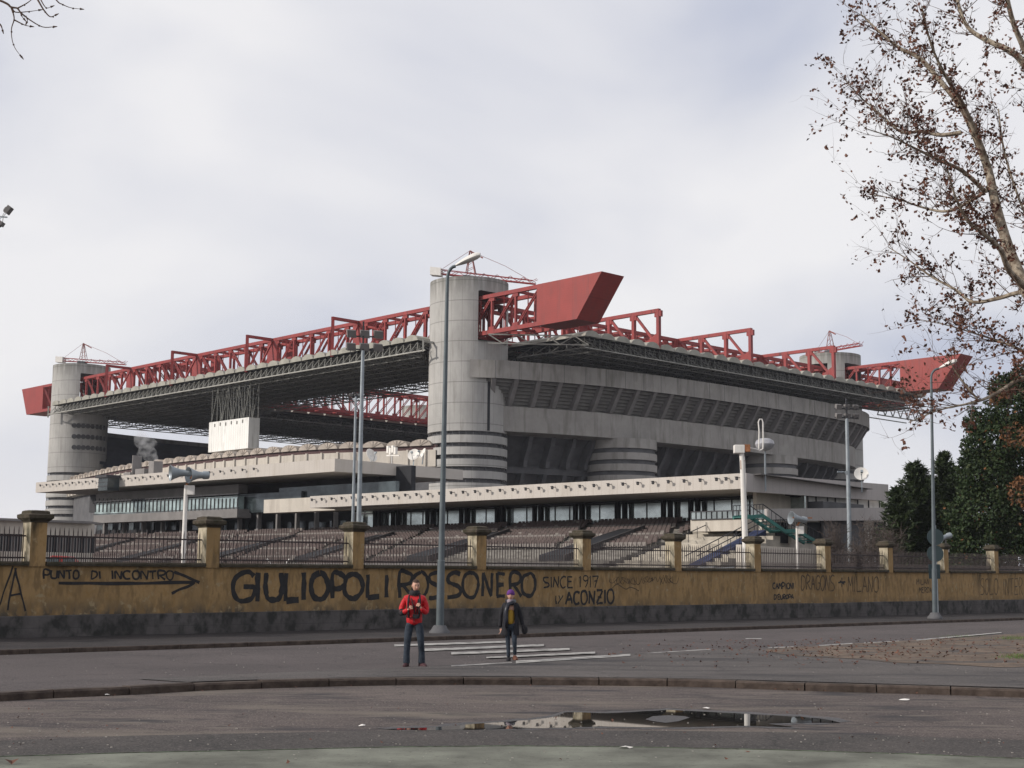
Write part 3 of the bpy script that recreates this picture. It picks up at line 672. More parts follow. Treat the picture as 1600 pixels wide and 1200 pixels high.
# ---- space-frame roof
def roof_strip(u0, u1, v0, v1, cu, cv, skip=None):
    b = MB(); nu = round((u1-u0)/cu); nv = round((v1-v0)/cv); du = (u1-u0)/nu; dv_ = (v1-v0)/nv; zb, zt = 37.7, 39.5; r1 = .085
    rr = .2
    def nb(i, j): return S(u0+i*du, v0+j*dv_, zb)
    def ntp(i, j): return S(u0+(i+.5)*du, v0+(j+.5)*dv_, zt)
    ok = lambda u, v: not (skip and skip(u, v))
    for i in range(nu+1):
        for j in range(nv+1):
            p = nb(i, j)
            if not ok(u0+i*du, v0+j*dv_): continue
            if i < nu and ok(u0+(i+1)*du, v0+j*dv_): b.bar(p, nb(i+1, j), rr*.9)
            if j < nv and ok(u0+i*du, v0+(j+1)*dv_): b.bar(p, nb(i, j+1), rr*.9)
            if i < nu and j < nv and ok(u0+(i+.5)*du, v0+(j+.5)*dv_):
                t = ntp(i, j)
                for a_, c_ in ((0, 0), (1, 0), (0, 1), (1, 1)): b.bar(t, nb(i+a_, j+c_), .12)
                if i < nu-1: b.bar(t, ntp(i+1, j), .15)
                if j < nv-1: b.bar(t, ntp(i, j+1), .15)
                b.box(p, DU*.16, DV*.16, .16)
    return b
def vaults(b, u0, u1, v0, v1, along_v, per, skip=None):
    z0, h = 39.6, 1.0
    if along_v: n = round((u1-u0)/per); per = (u1-u0)/n; L0, L1 = v0, v1
    else: n = round((v1-v0)/per); per = (v1-v0)/n; L0, L1 = u0, u1
    seg = 4
    for i in range(n):
        o = (u0 if along_v else v0)+i*per; lo_, hi_ = L0, L1
        if skip: lo_ = skip(o+per/2, L0)
        rows = []
        for k in range(seg+3):
            t = k/(seg+2); a = PI*t; x = o+per*.5*(1-math.cos(a)*.94); z = z0+h*math.sin(a)
            rows.append([(S(x, lo_, z) if along_v else S(lo_, x, z)), (S(x, hi_, z) if along_v else S(hi_, x, z))])
        b.grid(rows)
        # end rim
        for e_ in (lo_, hi_):
            P_ = [(S(o+per*.5*(1-math.cos(PI*k/6)*.94), e_, z0+h*math.sin(PI*k/6)) if along_v else S(e_, o+per*.5*(1-math.cos(PI*k/6)*.94), z0+h*math.sin(PI*k/6))) for k in range(7)]
            b.q(*P_)
RI0, RI1 = 27, 76   # opening of the roof in v; in u 22..110
near_skip = lambda u, v: (math.hypot(u, v) < 7.2 or math.hypot(u-LA, v) < 7.2 or math.hypot(u, v-LB) < 7.2 or math.hypot(u-LA, v-LB) < 7.2)
rf = roof_strip(3, 130, -8, 24, 3.53, 3.55, near_skip).build('roof_lattice', M['lat'], st)
roof_strip(-19, 22, 7, 108, 3.72, 3.6, lambda u, v: near_skip(u, v) or (u > 2 and v < 24)).build('roof_lattice', M['lat'], st)
roof_strip(100, 146, 4, 104, 4.6, 4.6, near_skip).build('roof_lattice', M['lat'], st)
roof_strip(22, 100, 80, 112, 4.6, 4.6, near_skip).build('roof_lattice', M['lat'], st)
b = MB(); vaults(b, 3, 130, -8.1, 24, True, 3.53); b.build('roof_vaults', M['vault'], st)
b = MB(); vaults(b, -19.1, 20, 7, 108, False, 3.6); b.build('roof_vaults', M['vault'], st)
b = MB(); vaults(b, 100, 147, 8, 100, False, 4.6); vaults(b, 22, 100, 80, 112, True, 4.6); b.build('roof_vaults', M['vault'], st)
rdk = random.Random(9)
def deck(u0, u1, v0, v1, cu, cv, skip=None):          # dark ceiling boards with small gaps that let daylight through
    b = MB(); nu = int((u1-u0)/cu); nv = int((v1-v0)/cv)
    for i in range(nu):
        for j in range(nv):
            a = u0+i*cu; c_ = v0+j*cv
            if skip and skip(a+cu/2, c_+cv/2): continue
            g = rdk.choice((.01, .02, .03, .10))
            b.q(S(a, c_, 39.56), S(a, c_+cv, 39.56), S(a+cu*(1-g), c_+cv, 39.56), S(a+cu*(1-g), c_, 39.56))
    b.build('roof_deck', M['black'], st)
deck(3, 130, -7.6, 24, 1.76, 3.55, near_skip); deck(-18.4, 22, 7, 108, 3.72, 1.8, lambda u, v: near_skip(u, v) or (u > 2 and v < 24)); deck(100, 146, 4, 104, 4.6, 2.3, near_skip); deck(22, 100, 80, 112, 2.3, 4.6, near_skip)
b = MB()     # edge gutters of the roof
b.bar(S(1, -8.3, 37.7), S(131, -8.3, 37.7), .2, .2); b.bar(S(-19.2, 7, 37.7), S(-19.2, 108, 37.7), .13, .13)
b.bar(S(1.5, -8.3, 37.5), S(1.5, -8.3, 39.5), .3); b.bar(S(1.5, -8.3, 39.2), S(1.5, -3, 39.2), .3); b.bar(S(131, -8.3, 37.0), S(131, -8.3, 39.5), .3)

for k in range(72):
    a = 3+k*1.765; b.bar(S(a, -8.3, 37.75), S(a+.88, -7.4, 39.5), .09); b.bar(S(a+1.765, -8.3, 37.75), S(a+.88, -7.4, 39.5), .09); b.bar(S(a, -8.3, 37.75), S(a+.5, -5.6, 39.5), .08); b.bar(S(a, -8.1, 39.0), S(a+1.7, -6.6, 38.4), .08)
be = MB()
for k in range(84):
    a = 7+k*1.2; u_ = -19.2+(k % 3)*.5
    be.bar(S(u_, a, 37.75), S(-18.4, a+.6, 39.5), .07); be.bar(S(u_, a+1.2, 37.75), S(-18.4, a+.6, 39.5), .07); be.bar(S(-19, a, 38.6), S(-17, a+1.1, 37.9), .07); be.bar(S(-18.8, a, 37.8), S(-16.2, a+.5, 39.4), .07)
be.build('edge_bracing', M['lat'], st)
b.bar(S(-9, -4, 38.2), S(-19, 8, 38.2), .18); b.bar(S(-9, -4, 39.6), S(-19, 8, 39.6), .18)
for k in range(7):
    t = k/7; b.bar(S(-9-10*t, -4+12*t, 38.2 if k % 2 else 39.6), S(-9-10*(t+1/7), -4+12*(t+1/7), 39.6 if k % 2 else 38.2), .16)
b.build('roof_edge', M['edge'], st)
# hanging truss and walkway under the far right corner
b = MB()
for k in range(6):
    v = LB+5+k*3; b.bar(S(-8, v, 36.9), S(-8, v+3, 36.9), .22); b.bar(S(-8, v, 39.2), S(-8, v+3, 39.2), .22); b.bar(S(-8, v, 36.9), S(-8, v+1.5, 39.2), .16); b.bar(S(-8, v+1.5, 39.2), S(-8, v+3, 36.9), .16); b.bar(S(-8, v, 39.2), S(-4, v, 39.2), .16); b.bar(S(-4, v, 36.9), S(-4, v+3, 36.9), .2)
b.build('hanging_truss', M['lat'], st)

# ---- third ring: swept body on three sides
pathR = [(-5.2, -4.3), (-7.9, -.6), (-9.6, 4), (-11.6, 10), (-13.9, 19.2), (-15.5, 34), (-16.2, 51), (-15.9, 66), (-15.3, 78), (-13.8, 91), (-11, 99.5), (-6.5, 106), (0, 111), (12, 115), (35, 118), (66, 119), (98, 118), (120, 115), (133, 111), (141, 104), (145, 92), (148, 74), (149, 50), (147, 28), (143, 10), (139, -2)]
PR = catmull([Vector((p[0], p[1])) for p in pathR], 8)
def sweep(b, path, prof, step=1):
    rows = []
    for i, p in enumerate(path):
        d = (path[min(i+1, len(path)-1)]-path[max(i-1, 0)]).normalized(); n = Vector((d.y, -d.x))     # inward normal
        rows.append([S(p.x+n.x*s_, p.y+n.y*s_, z) for s_, z in prof])
    b.grid(rows)
cl = Vector((66, 50))
def inward(path, i):
    d = (path[min(i+1, len(path)-1)]-path[max(i-1, 0)]).normalized(); n = Vector((d.y, -d.x))
    return n if n.dot(cl-path[i]) > 0 else -n
def sweep(b, path, prof):
    rows = []
    for i, p in enumerate(path):
        n = inward(path, i); rows.append([S(p.x+n.x*s_, p.y+n.y*s_, z) for s_, z in prof])
    b.grid(rows)
def resample(path, step):
    out = [path[0].copy()]; acc = 0
    for i in range(1, len(path)):
        seg = path[i]-path[i-1]; L_2 = seg.length; pos = 0
        while acc+L_2-pos >= step:
            pos += step-acc; acc = 0; out.append(path[i-1]+seg*(pos/L_2))
        acc += L_2-pos
    return out
b = MB(); sweep(b, PR, [(.1, 33.2), (0, 33.2), (0, 36.05), (.45, 36.05), (.45, 34.6)]); ringo = b.build('ring_parapet', M['ring'], st)
b = MB(); q_ = resample(PR, 4.0)
for p in q_[1:]:
    i = min(range(len(PR)), key=lambda k: (PR[k]-p).length); n = inward(PR, i)
    c_ = S(p.x-n.x*.0, p.y-n.y*.0, 34.6); nn_ = (DU*n.x+DV*n.y); tt = nn_.cross(Z); b.box(c_, nn_*.012, tt*.03, 1.4)
b.build('panel_joints', M['concd'], ringo)
b = MB(); b.k = 0
prof = []; ns_ = 8
for k in range(ns_):
    s0 = .9+(3.3)*(k/ns_)**.75; s1 = .9+3.3*((k+1)/ns_)**.75; z0 = 33.25-4.1*k/ns_; z1 = 33.25-4.1*(k+1)/ns_
    prof += [(s0, z0), (s0, z1+.0), (s1, z1)]
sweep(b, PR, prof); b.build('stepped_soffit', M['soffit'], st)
b = MB(); sweep(b, PR, [(4.2, 29.25), (2.95, 29.25), (2.95, 25.25), (6.5, 25.1), (7.5, 25.0)]); b.build('ring_band', M['ring'], st)
b = MB()
for p in resample(PR, 3.9)[1:]:
    i = min(range(len(PR)), key=lambda k: (PR[k]-p).length); n = inward(PR, i); d = Vector((-n.y, n.x))*.36
    arc = [(.2, 33.25), (.75, 32.4), (1.5, 31.2), (2.15, 30.2), (2.8, 29.3), (4.4, 29.3), (3.0, 33.25)]
    pr = [S(p.x+n.x*s_-d.x, p.y+n.y*s_-d.y, z) for s_, z in arc]; b.prism(pr, DU*d.x*2+DV*d.y*2)
ribs_ = split(b, 'ring_rib', M['grey'], st)
# second ring body below, recessed and dark, with ribs
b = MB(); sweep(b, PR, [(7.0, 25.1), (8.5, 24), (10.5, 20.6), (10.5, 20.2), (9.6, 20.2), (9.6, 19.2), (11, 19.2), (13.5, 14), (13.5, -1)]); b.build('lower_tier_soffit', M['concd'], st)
b = MB()
for p in resample(PR, 4.4)[1:36]:
    i = min(range(len(PR)), key=lambda k: (PR[k]-p).length); n = inward(PR, i); d = Vector((-n.y, n.x))*.35
    for arc in ([(6.2, 25.0), (6.6, 23.6), (7.6, 22.2), (8.2, 21.2), (8.4, 20.2), (10.6, 20.2), (8, 25.0)], [(9.0, 19.2), (9.6, 18), (10.8, 16), (11.6, 14), (11.6, -1), (13.6, -1), (13.6, 14), (11, 19.2)]):
        pr = [S(p.x+n.x*s_-d.x, p.y+n.y*s_-d.y, z) for s_, z in arc]; b.prism(pr, DU*d.x*2+DV*d.y*2)
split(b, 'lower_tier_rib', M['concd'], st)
# inner bowl (seating seen through the gap)
b = MB(); prof = []
for k in range(22): prof += [(.5+k*1.15, 34.9-k*.72), (.5+(k+1)*1.15, 34.9-k*.72)]
prof += [(26, 17), (30, 17)]
for k in range(16): prof += [(30+k*1.0, 14-k*.5), (31+k*1.0, 14-k*.5)]
sweep(b, PR[::2], prof); b.build('inner_seating', mat('dark_blue_seats', (.03, .035, .055), .8, .5, .15), st)
# intermediate stair towers on the right side
for v in (27.5, 68.0):
    c = S(-8.4, v, 0); b = MB(); b.lathe(c, [(5.9, 25.3), (5.9, 23.7), (5.2, 23.7)], 56, ); z = 22.95
    b.lathe(c, [(5.2, 25.2), (5.2, -1)], 40)
    while z > 0: b.lathe(c, [(5.2, z), (5.92, z), (5.92, z-1.15), (5.2, z-1.15)], 56); z -= 1.86
    t = b.build('stair_tower', M['ring'], st, loc=c, smooth=True)
    b = MB(); b.lathe(c, [(5.55, 0), (5.55, 25.2)], 40); b.build('ramp_recess', M['concd'], t, loc=c, smooth=True)
# west side: second ring top band with piers and barrel canopies
pathW = [(133, -2), (124, -5.5), (107, -9.5), (88, -13.5), (70, -15.6), (50, -16.3), (30, -15.8), (18, -13.6), (8, -9.5), (0, -6.6)]
PWs = catmull([Vector(p) for p in pathW], 8)
b = MB(); sweep(b, PWs, [(1.2, 19.2), (0, 19.4), (0, 22.0), (.5, 22.0), (.5, 22.1)]); wb = b.build('west_band', M['cream2'], st)
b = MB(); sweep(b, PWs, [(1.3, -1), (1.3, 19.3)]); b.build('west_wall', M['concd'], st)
b = MB()
for p in resample(PWs, 3.2):
    i = min(range(len(PWs)), key=lambda k: (PWs[k]-p).length); n = inward(PWs, i); N3 = DU*n.x+DV*n.y; T3 = N3.cross(Z)
    b.box(S(p.x, p.y, 20.7)-N3*.12, N3*.14, T3*.16, 1.45)
split(b, 'band_pier', M['cream2'], wb)
b = MB(); sweep(b, PWs, [(.55, 22.0), (.55, 22.9), (3, 23.0), (3, 22)]); b.build('dark_valance', mat('dark_red_valance', (.07, .035, .035), .7, .2, 1), wb)
b = MB()
for p in resample(PWs, 4.3):
    i = min(range(len(PWs)), key=lambda k: (PWs[k]-p).length); n = inward(PWs, i); N3 = DU*n.x+DV*n.y; T3 = N3.cross(Z); T3.normalize()
    rows = []
    for k in range(9):
        a = PI*k/8; o = T3*(-math.cos(a)*2.0)+Z*(math.sin(a)*1.05); rows.append([S(p.x, p.y, 22.75)+N3*s_+o for s_ in (.15, 12)])
    b.grid(rows); b.q(*[r[0]+N3*.03 for r in rows])
    for kk in (2, 3, 4, 5, 6): b.bar(S(p.x, p.y, 22.8)+N3*.12, S(p.x, p.y, 22.75)+N3*.12+T3*(-math.cos(PI*kk/8)*1.95)+Z*(math.sin(PI*kk/8)*1.0), .07)
b.build('barrel_canopies', mat('canopy_sheet', (.40, .35, .30), .7, .12, .5), st)
b = MB()
sweep(b, PWs, [(12, 22.9), (12, 22), (34, 12), (34, 8)]); b.build('inner_seating', M['dark'], st)
# scoreboard hung from the roof
sb = empty('scoreboard', S(60, -5, 30), 'white boxed scoreboard hanging on a steel frame under the roof', 'scoreboard')
wrp = mat('white_ribbed_panel', (.74, .74, .71), .6, .05, .4); mult(wrp, stripes(wrp, (DU.x, DU.y, 0), .75, .08), (.3, .3, .28)); mult(wrp, noisefac(wrp, 1.2, .5, .8, (1, 1, .15)), (.42, .41, .38))
bw = MB(); pc = S(62.8, -6.2, 0); 
A_ = atpl(327, 660, (pc.x, pc.y), DV); B_ = atpl(389, 652, (pc.x, pc.y), DV); C_ = atpl(389, 700, (pc.x, pc.y), DV); 
zt_ = (A_.z+B_.z)/2; zb_ = C_.z
cc = (A_+B_)/2; cc.z = (zt_+zb_)/2; hl = (B_-A_).length/2
bw.box(cc+DV*1.2, DU*hl, DV*1.2, (zt_-zb_)/2); bw.build('display_box', wrp, sb)
bw = MB()
for k in range(8):
    p = cc+DU*(hl*(-.95+1.9*k/7)); 
    for o in (.3, 2.2):
        bw.bar(Vector((p.x, p.y, zt_))+DV*o, Vector((p.x, p.y, 37.7))+DV*o, .2)
        if k < 7: q2 = cc+DU*(hl*(-.95+1.9*(k+1)/7)); bw.bar(Vector((p.x, p.y, zt_ if k % 2 else 37.7))+DV*o, Vector((q2.x, q2.y, 37.7 if k % 2 else zt_))+DV*o, .1)
for k in range(6):
    p = cc+DU*(hl*(-.7+1.4*k/5)); bw.box(Vector((p.x, p.y, zt_-.6-.1*(k % 2)))-DV*.03, DU*.15, DV*.05, .3)
bw.build('hanger_frame', M['lat'], sb)
# roof cranes on the towers
def crane(cu, cv, ang, label, zb=TH_, drop=.3):
    c = S(cu, cv, zb-.95); r = empty('roof_crane', c, label, 'crane', 'maintenance cranes on the tower tops')
    D0 = Vector((math.cos(ang), math.sin(ang), 0)); W = D0.cross(Z); D = (D0-Z*drop*.1).normalized(); k = Vector(c)+Z*2.2
    b = MB(); b.box(c+Z*.9, D*.55, W*.55, .9); b.box(c+Z*2.0, D*.9, W*.7, .3); b.build('slew_base', M['dark'], r)
    b = MB()
    for s_ in (-1, 1):
        b.bar(k-D*5.2+W*s_*.45, k+D*11+W*s_*.35+Z*-.2, .16); b.bar(k-D*5.2+W*s_*.45+Z*.7, k+D*10.6+W*s_*.2+Z*.35, .1)
        for j in range(15): b.bar(k+D*(-5.2+j*1.1)+W*s_*.45+Z*(.7 if j % 2 else 0), k+D*(-5.2+(j+1)*1.1)+W*s_*.42+Z*(0 if j % 2 else .65), .07)
    for j in range(9): b.bar(k+D*(-5+j*2)+W*.42, k+D*(-5+j*2)-W*.42, .09)
    b.build('jib', M['red'], r)
    b = MB()
    for s_ in (-1, 1):
        b.bar(k+W*s_*.5-D*.5+Z*.5, k+Z*4.3+W*s_*.1, .12); b.bar(k+W*s_*.5+D*1.0+Z*.5, k+Z*4.3+W*s_*.1+D*.2, .12)
        for j in range(3): b.bar(k+W*s_*(.45-.1*j)+D*(-.4+.1*j)+Z*(1+j), k+W*s_*(.4-.1*j)+D*(.7-.15*j)+Z*(1.6+j), .06)
    b.tube([k+Z*4.3, k+Z*2.3+D*6, k+Z*.4+D*10], .035, 4); b.tube([k+Z*4.3, k-D*4.6+Z*.9], .035, 4); b.bar(k+Z*4.3, k+D*2.2+Z*3.3, .2)
    b.build('mast', mat('crane_mast_red', (.22, .07, .06), .6, .2, 2), r)
    b = MB(); b.box(k-D*5.6+Z*.25, D*.9, W*.8, .65); b.build('counterweight', M['white'], r)
# jib azimuths so that they stand as photographed
crane(0, 0, R(-12), 'red lattice crane on the near, tallest looking concrete tower', TH_, 1.3); crane(LA, 0, R(-14), 'red lattice crane on the leftmost concrete tower', TH_, .7); crane(0, LB, R(-68), 'red lattice crane on the right hand concrete tower, partly behind the girders')

# ================================================================ GRANDSTAND (racecourse) in front
GK = .72                      # one grandstand unit in metres (seat pitch .40 m, row depth .62 m)
GW = Vector((-.729, .6845, 0))*GK; GQ = Vector((.6845, .729, 0))*GK; GO = Vector((15.84, 95.7, 0)); ZG = Z*GK; MB.hs = GK
def G(s, t, z): p = GO+GW*s+GQ*t; p.z = CAMZ+(z-CAMZ)*GK; return p
def lamps(par, s0, s1, n, t, z):
    for k in range(n):
        s_ = s0+(s1-s0)*k/(n-1); b = MB(); c = G(s_, t-.5, z); b.bar(G(s_, t, z+.1), c, .06); b.box(c, GW*.13, GQ*.06+ZG*-.04, Vector((0, 0, .094))); b.box(c+ZG*.13-GQ*.05, GW*.15, GQ*.12, .02); b.build('spotlight', M['dark'], par)
gs = empty('grandstand', G(30, 0, 0), 'low racecourse grandstand with long cream canopy and brown terraced seats', 'grandstand')
b = MB()     # canopy: fascia + sloping soffit
zt2, zb2 = 12.0, 10.55
b.prism([G(0, 0, zb2), G(0, 0, zt2), G(-.0, 22, zt2-.3), G(0, 22, zb2-.0), ], GW*64.5)
c2 = b.build('canopy', M['cream'], gs)
lamps(c2, 3.0, 63.5, 33, 0, 11.5); lamps(c2, .7, 1.9, 2, 0, 11.5)
# back wall of glass with dark piers
gz0, gz1, GT = 8.2, 10.55, 10.0
b = MB(); b.box(G(34, GT+.3, (gz0+gz1)/2), GW*34, GQ*.1, (gz1-gz0)/2); b.build('glass_front', M['glass'], gs)
b = MB()
for xx in (590, 618, 672, 725, 781, 840, 904, 971, 1042, 1085): 
    p = atpl(xx, 800, G(0, GT-.4, 0), GQ); p.z = CAMZ+((gz0+gz1)/2-CAMZ)*GK; b.box(p-GW*.45, GW*.2, GQ*.22, (gz1-gz0)/2); b.box(p+GW*.45, GW*.2, GQ*.22, (gz1-gz0)/2)
split(b, 'pier', M['black'], gs, 2)
b = MB()
for k in range(30):
    b.box(G(k*2.2+2, GT+.15, (gz0+gz1)/2), GW*.03, GQ*.04, (gz1-gz0)/2)
b.box(G(34, GT+.12, gz1-.25), GW*33.5, GQ*.04, .06); b.box(G(32, GT-.2, gz1+.15), GW*31, GQ*.6, .3); b.build('window_frame', M['dark'], gs)
b = MB(); b.box(G(34, GT+.5, 4), GW*34, GQ*.15, 4.1); b.box(G(20, GT+6, 5), GW*21, GQ*4, 4.9); b.build('back_wall', M['concd'], gs)
# seating terraces, one mesh per row
NR = 24; t0, z0s = GT-.6, 8.0; dt, dz = .86, .215
rs_ = random.Random(2)
for i in range(NR):
    t = t0-i*dt; z = z0s-i*dz; b = MB(); smax = 142; smin = 9.5+max(0, (i-8))*.0
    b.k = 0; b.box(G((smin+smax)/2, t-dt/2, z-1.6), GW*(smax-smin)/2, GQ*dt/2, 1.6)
    for k in range(int((smax-smin)/.56)):
        s_ = smin+.3+k*.56; ph = (s_+i*.36) % 12.6
        if ph < 1.3: continue                                        # aisle
        if i > 14 and s_ < 36: continue                              # bare concrete steps on the right
        if i > 6 and ((s_+4) % 19) < 3.4: continue      # stairwell mouths
        b.k = 2 if rs_.random() < .035 or i % 5 == 4 else 1
        c = G(s_, t-.5, z+.22); b.box(c, GW*.22, GQ*.2, .03); b.box(G(s_, t-.3, z+.42), GW*.22, GQ*.03, .2)
    b.build('seat_row', [M['stepr'], M['seat'], M['seatp']], gs)
for k in range(1, 8):     # dark stairwell mouths cut into the terraces, pale side walls
    sc_ = 19*k-4; b = MB(); a = t0-6.5*dt; c_ = t0-21*dt; za = z0s-6.5*dz+.62; zc = z0s-21*dz+.62
    b.prism([G(sc_+.1, a, za), G(sc_+.1, c_, zc+.2), G(sc_+.1, c_, zc-.5), G(sc_+.1, a, za-.5)], GW*3.1); b.k = 1
    b.prism([G(sc_-.1, a, za+.35), G(sc_-.1, c_, zc+.2), G(sc_-.1, c_, zc-.5), G(sc_-.1, a, za-.5)], GW*.19)
    b.build('stairwell_mouth', [M['black'], M['stepd']], gs)
b = MB(); zf = z0s-NR*dz; tf = t0-NR*dt
b.box(G(75, tf-3, zf/2-.3), GW*67, GQ*3, zf/2-.1); b.box(G(75, tf-6.2, 1.7), GW*67, GQ*.1, 1.7); b.build('front_apron', M['grey'], gs)
# staircase of bare concrete at the right end, between side walls
b = MB()
for i in range(17):
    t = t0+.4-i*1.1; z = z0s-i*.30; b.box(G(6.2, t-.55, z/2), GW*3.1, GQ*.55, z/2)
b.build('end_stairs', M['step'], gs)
# cream box wall, glass balustrade and lower bleachers to the right
def gb(b, x0, x1, y0, y1, t, d=.3, depth=None):      # box on the plane t between pixel columns / rows
    a = atpl(x0, y1, G(0, t, 0), GQ); c = atpl(x1, y1, G(0, t, 0), GQ); e_ = atpl((x0+x1)/2, y0, G(0, t, 0), GQ); f_ = atpl((x0+x1)/2, y1, G(0, t, 0), GQ)
    m_ = (a+c)/2; m_.z = (e_.z+f_.z)/2; dd = depth or d; m_ = m_+GQ*dd; b.box(m_, GW.normalized()*((a-c).length/2), GQ*dd, Z*((e_.z-f_.z)/2)); return m_
b = MB(); gb(b, 1079, 1158, 809, 830, 1.5, 1.5); b.build('cream_wall', M['cream2'], gs)
b = MB()
for i in range(9):
    t = 1.3-i*1.2; z = 6.1-i*.36; b.box(G(1.2+i*.0, t-.6, z/2), GW*4.0, GQ*.6, z/2)
b.build('lower_bleachers', M['step'], gs)
b = MB()
for k in range(20): a = G(-3+k*.55*1.0, 1.2, 0); 
p0 = atpl(1079, 800, G(0, 1.4, 0), GQ); p1 = atpl(1170, 797, G(0, 1.4, 0), GQ)
for k in range(12):
    p = p0.lerp(p1, k/11); b.bar(p, p-ZG*.75, .07)
b.bar(p0, p1, .09); b.bar(p0-ZG*.75, p1-ZG*.75, .09); b.build('balustrade', M['dark'], gs)
b = MB(); q0 = p0-ZG*.05+GQ*.05; q1 = p1-ZG*.05+GQ*.05; b.q(q0, q1, q1-ZG*.68, q0-ZG*.68); b.build('balustrade_glass', M['glass'], gs)
b = MB(); b.prism([G(-1.2, 1.4, 6.7), G(-1.2, -9.5, 3.2), G(-1.2, -9.5, 2.2), G(-1.2, 1.4, 5.4)], GW*1.3); b.build('dark_side_stair', mat('dark_blue_paint', (.03, .04, .09), .7, .2, 2), gs)
b = MB()
for s0_ in (-1.2, .1, 5.6):
    b.bar(G(s0_, 1.4, 7.6 if s0_ < 1 else 7.3), G(s0_, -9.5, 4.1), .07)
    for k in range(8): t_ = 1.4-k*1.45; z_ = 7.6-k*.48; b.bar(G(s0_, t_, z_), G(s0_, t_, z_-1.1), .05)
b.build('stair_handrail', M['dark'], gs)
# right-hand end elevation (faces the street side)
def E(t, s, z): return G(s, t, z)
ge = empty('end_building', G(-3, 12, 0), 'pale two storey end block of the grandstand with gallery, panels and green outside stair', 'building')
def eb(b, x0, x1, ya, yb, s, d=.2):     # box on the plane s (parallel to GQ) between pixel columns
    P0 = G(s, 0, 0); a = atpl(x0, yb, P0, GW); c = atpl(x1, yb, P0, GW); xm = (x0+x1)/2; e_ = atpl(xm, ya, P0, GW); f_ = atpl(xm, yb, P0, GW)
    m_ = (a+c)/2; m_.z = (e_.z+f_.z)/2; b.box(m_+GW*d, GQ.normalized()*((a-c).length/2), GW*d, Z*((e_.z-f_.z)/2)); return m_
def eq(b, x0, x1, yl0, yl1, yr0, yr1, s, d=.25):     # quad prism: left edge yl0..yl1, right edge yr0..yr1
    P0 = G(s, 0, 0); b.prism([atpl(x0, yl0, P0, GW), atpl(x1, yr0, P0, GW), atpl(x1, yr1, P0, GW), atpl(x0, yl1, P0, GW)], GW*d)
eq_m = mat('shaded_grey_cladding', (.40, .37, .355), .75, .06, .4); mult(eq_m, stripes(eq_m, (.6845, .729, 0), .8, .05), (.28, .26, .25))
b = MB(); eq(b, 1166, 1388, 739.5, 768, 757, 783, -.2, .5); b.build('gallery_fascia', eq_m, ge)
b = MB(); eq(b, 1182, 1258, 766, 796, 773, 797, -.0+1.6, .4); b.build('side_wall', M['cream2'], ge)
b = MB(); eq(b, 1256, 1392, 772, 797, 783, 802, .8, .3); wp_ = b.build('white_panels', M['white'], ge)
b = MB()
for xx in (1263, 1276, 1294, 1306, 1341, 1358, 1375): eb(b, xx-.6, xx+.6, 768+(xx-1256)*.09, 798, .72, .03)
split(b, 'panel_joint', M['dark'], wp_)
b = MB(); eq(b, 1306, 1341, 787, 793, 789, 794, .74, .03); b.build('red_sign', mat('dull_red', (.22, .04, .05), .6, .1, 1), ge)
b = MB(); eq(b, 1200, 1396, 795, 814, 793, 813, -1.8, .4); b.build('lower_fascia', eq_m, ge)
b = MB(); eq(b, 1190, 1400, 812, 862, 811, 868, -.6, .3); b.build('ground_floor_wall', M['cream2'], ge)
b = MB()
for x0, x1 in ((1262, 1287), (1315, 1340), (1367, 1384), (1212, 1232)): eq(b, x0, x1, 816, 848, 816, 849, -.72, .05)
split(b, 'dark_doorway', M['black'], ge)
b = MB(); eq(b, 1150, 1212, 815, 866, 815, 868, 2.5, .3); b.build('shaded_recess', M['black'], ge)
b = MB()
for xx in (1205, 1240): eq(b, xx-4, xx+4, 822, 850, 822, 850, -1.2, .3)
split(b, 'stair_column', M['step'], ge)
gst = MB(); rl = MB()      # green outside stair
chain = [(1168, 808), (1192, 806), (1226, 830), (1245, 829), (1278, 848)]
P0 = G(-3.4, 0, 0); W_ = [atpl(x, y, P0, GW) for x, y in chain]
for i in range(4):
    for o in (0, 1.5): gst.bar(W_[i]+GW*o, W_[i+1]+GW*o, .14, .32); rl.bar(W_[i]+GW*o+ZG*1.05, W_[i+1]+GW*o+ZG*1.05, .07)
    n_ = 5
    for k in range(n_+1):
        p = W_[i].lerp(W_[i+1], k/n_); rl.bar(p, p+ZG*1.05, .05); rl.bar(p+GW*1.5, p+GW*1.5+ZG*1.05, .05)
        if i % 2 == 1 or 1: gst.box(p+GW*.75, GW*.75, GQ*.18, .03)
sg = gst.build('green_stair', M['green'], ge); rl.build('handrail', M['dark'], sg)
b = MB(); b.prism([G(-1, 1, 11.9), G(-1, 22, 11.6), G(14, 24, 11.6), G(14, 1, 11.9)], ZG*.05); b.build('flat_roof', M['grey'], ge)
b = MB(); b.k = 0; b.box(G(7.5, 20, 5), GW*4, GQ*8, 5); b.build('body', M['cream2'], ge)

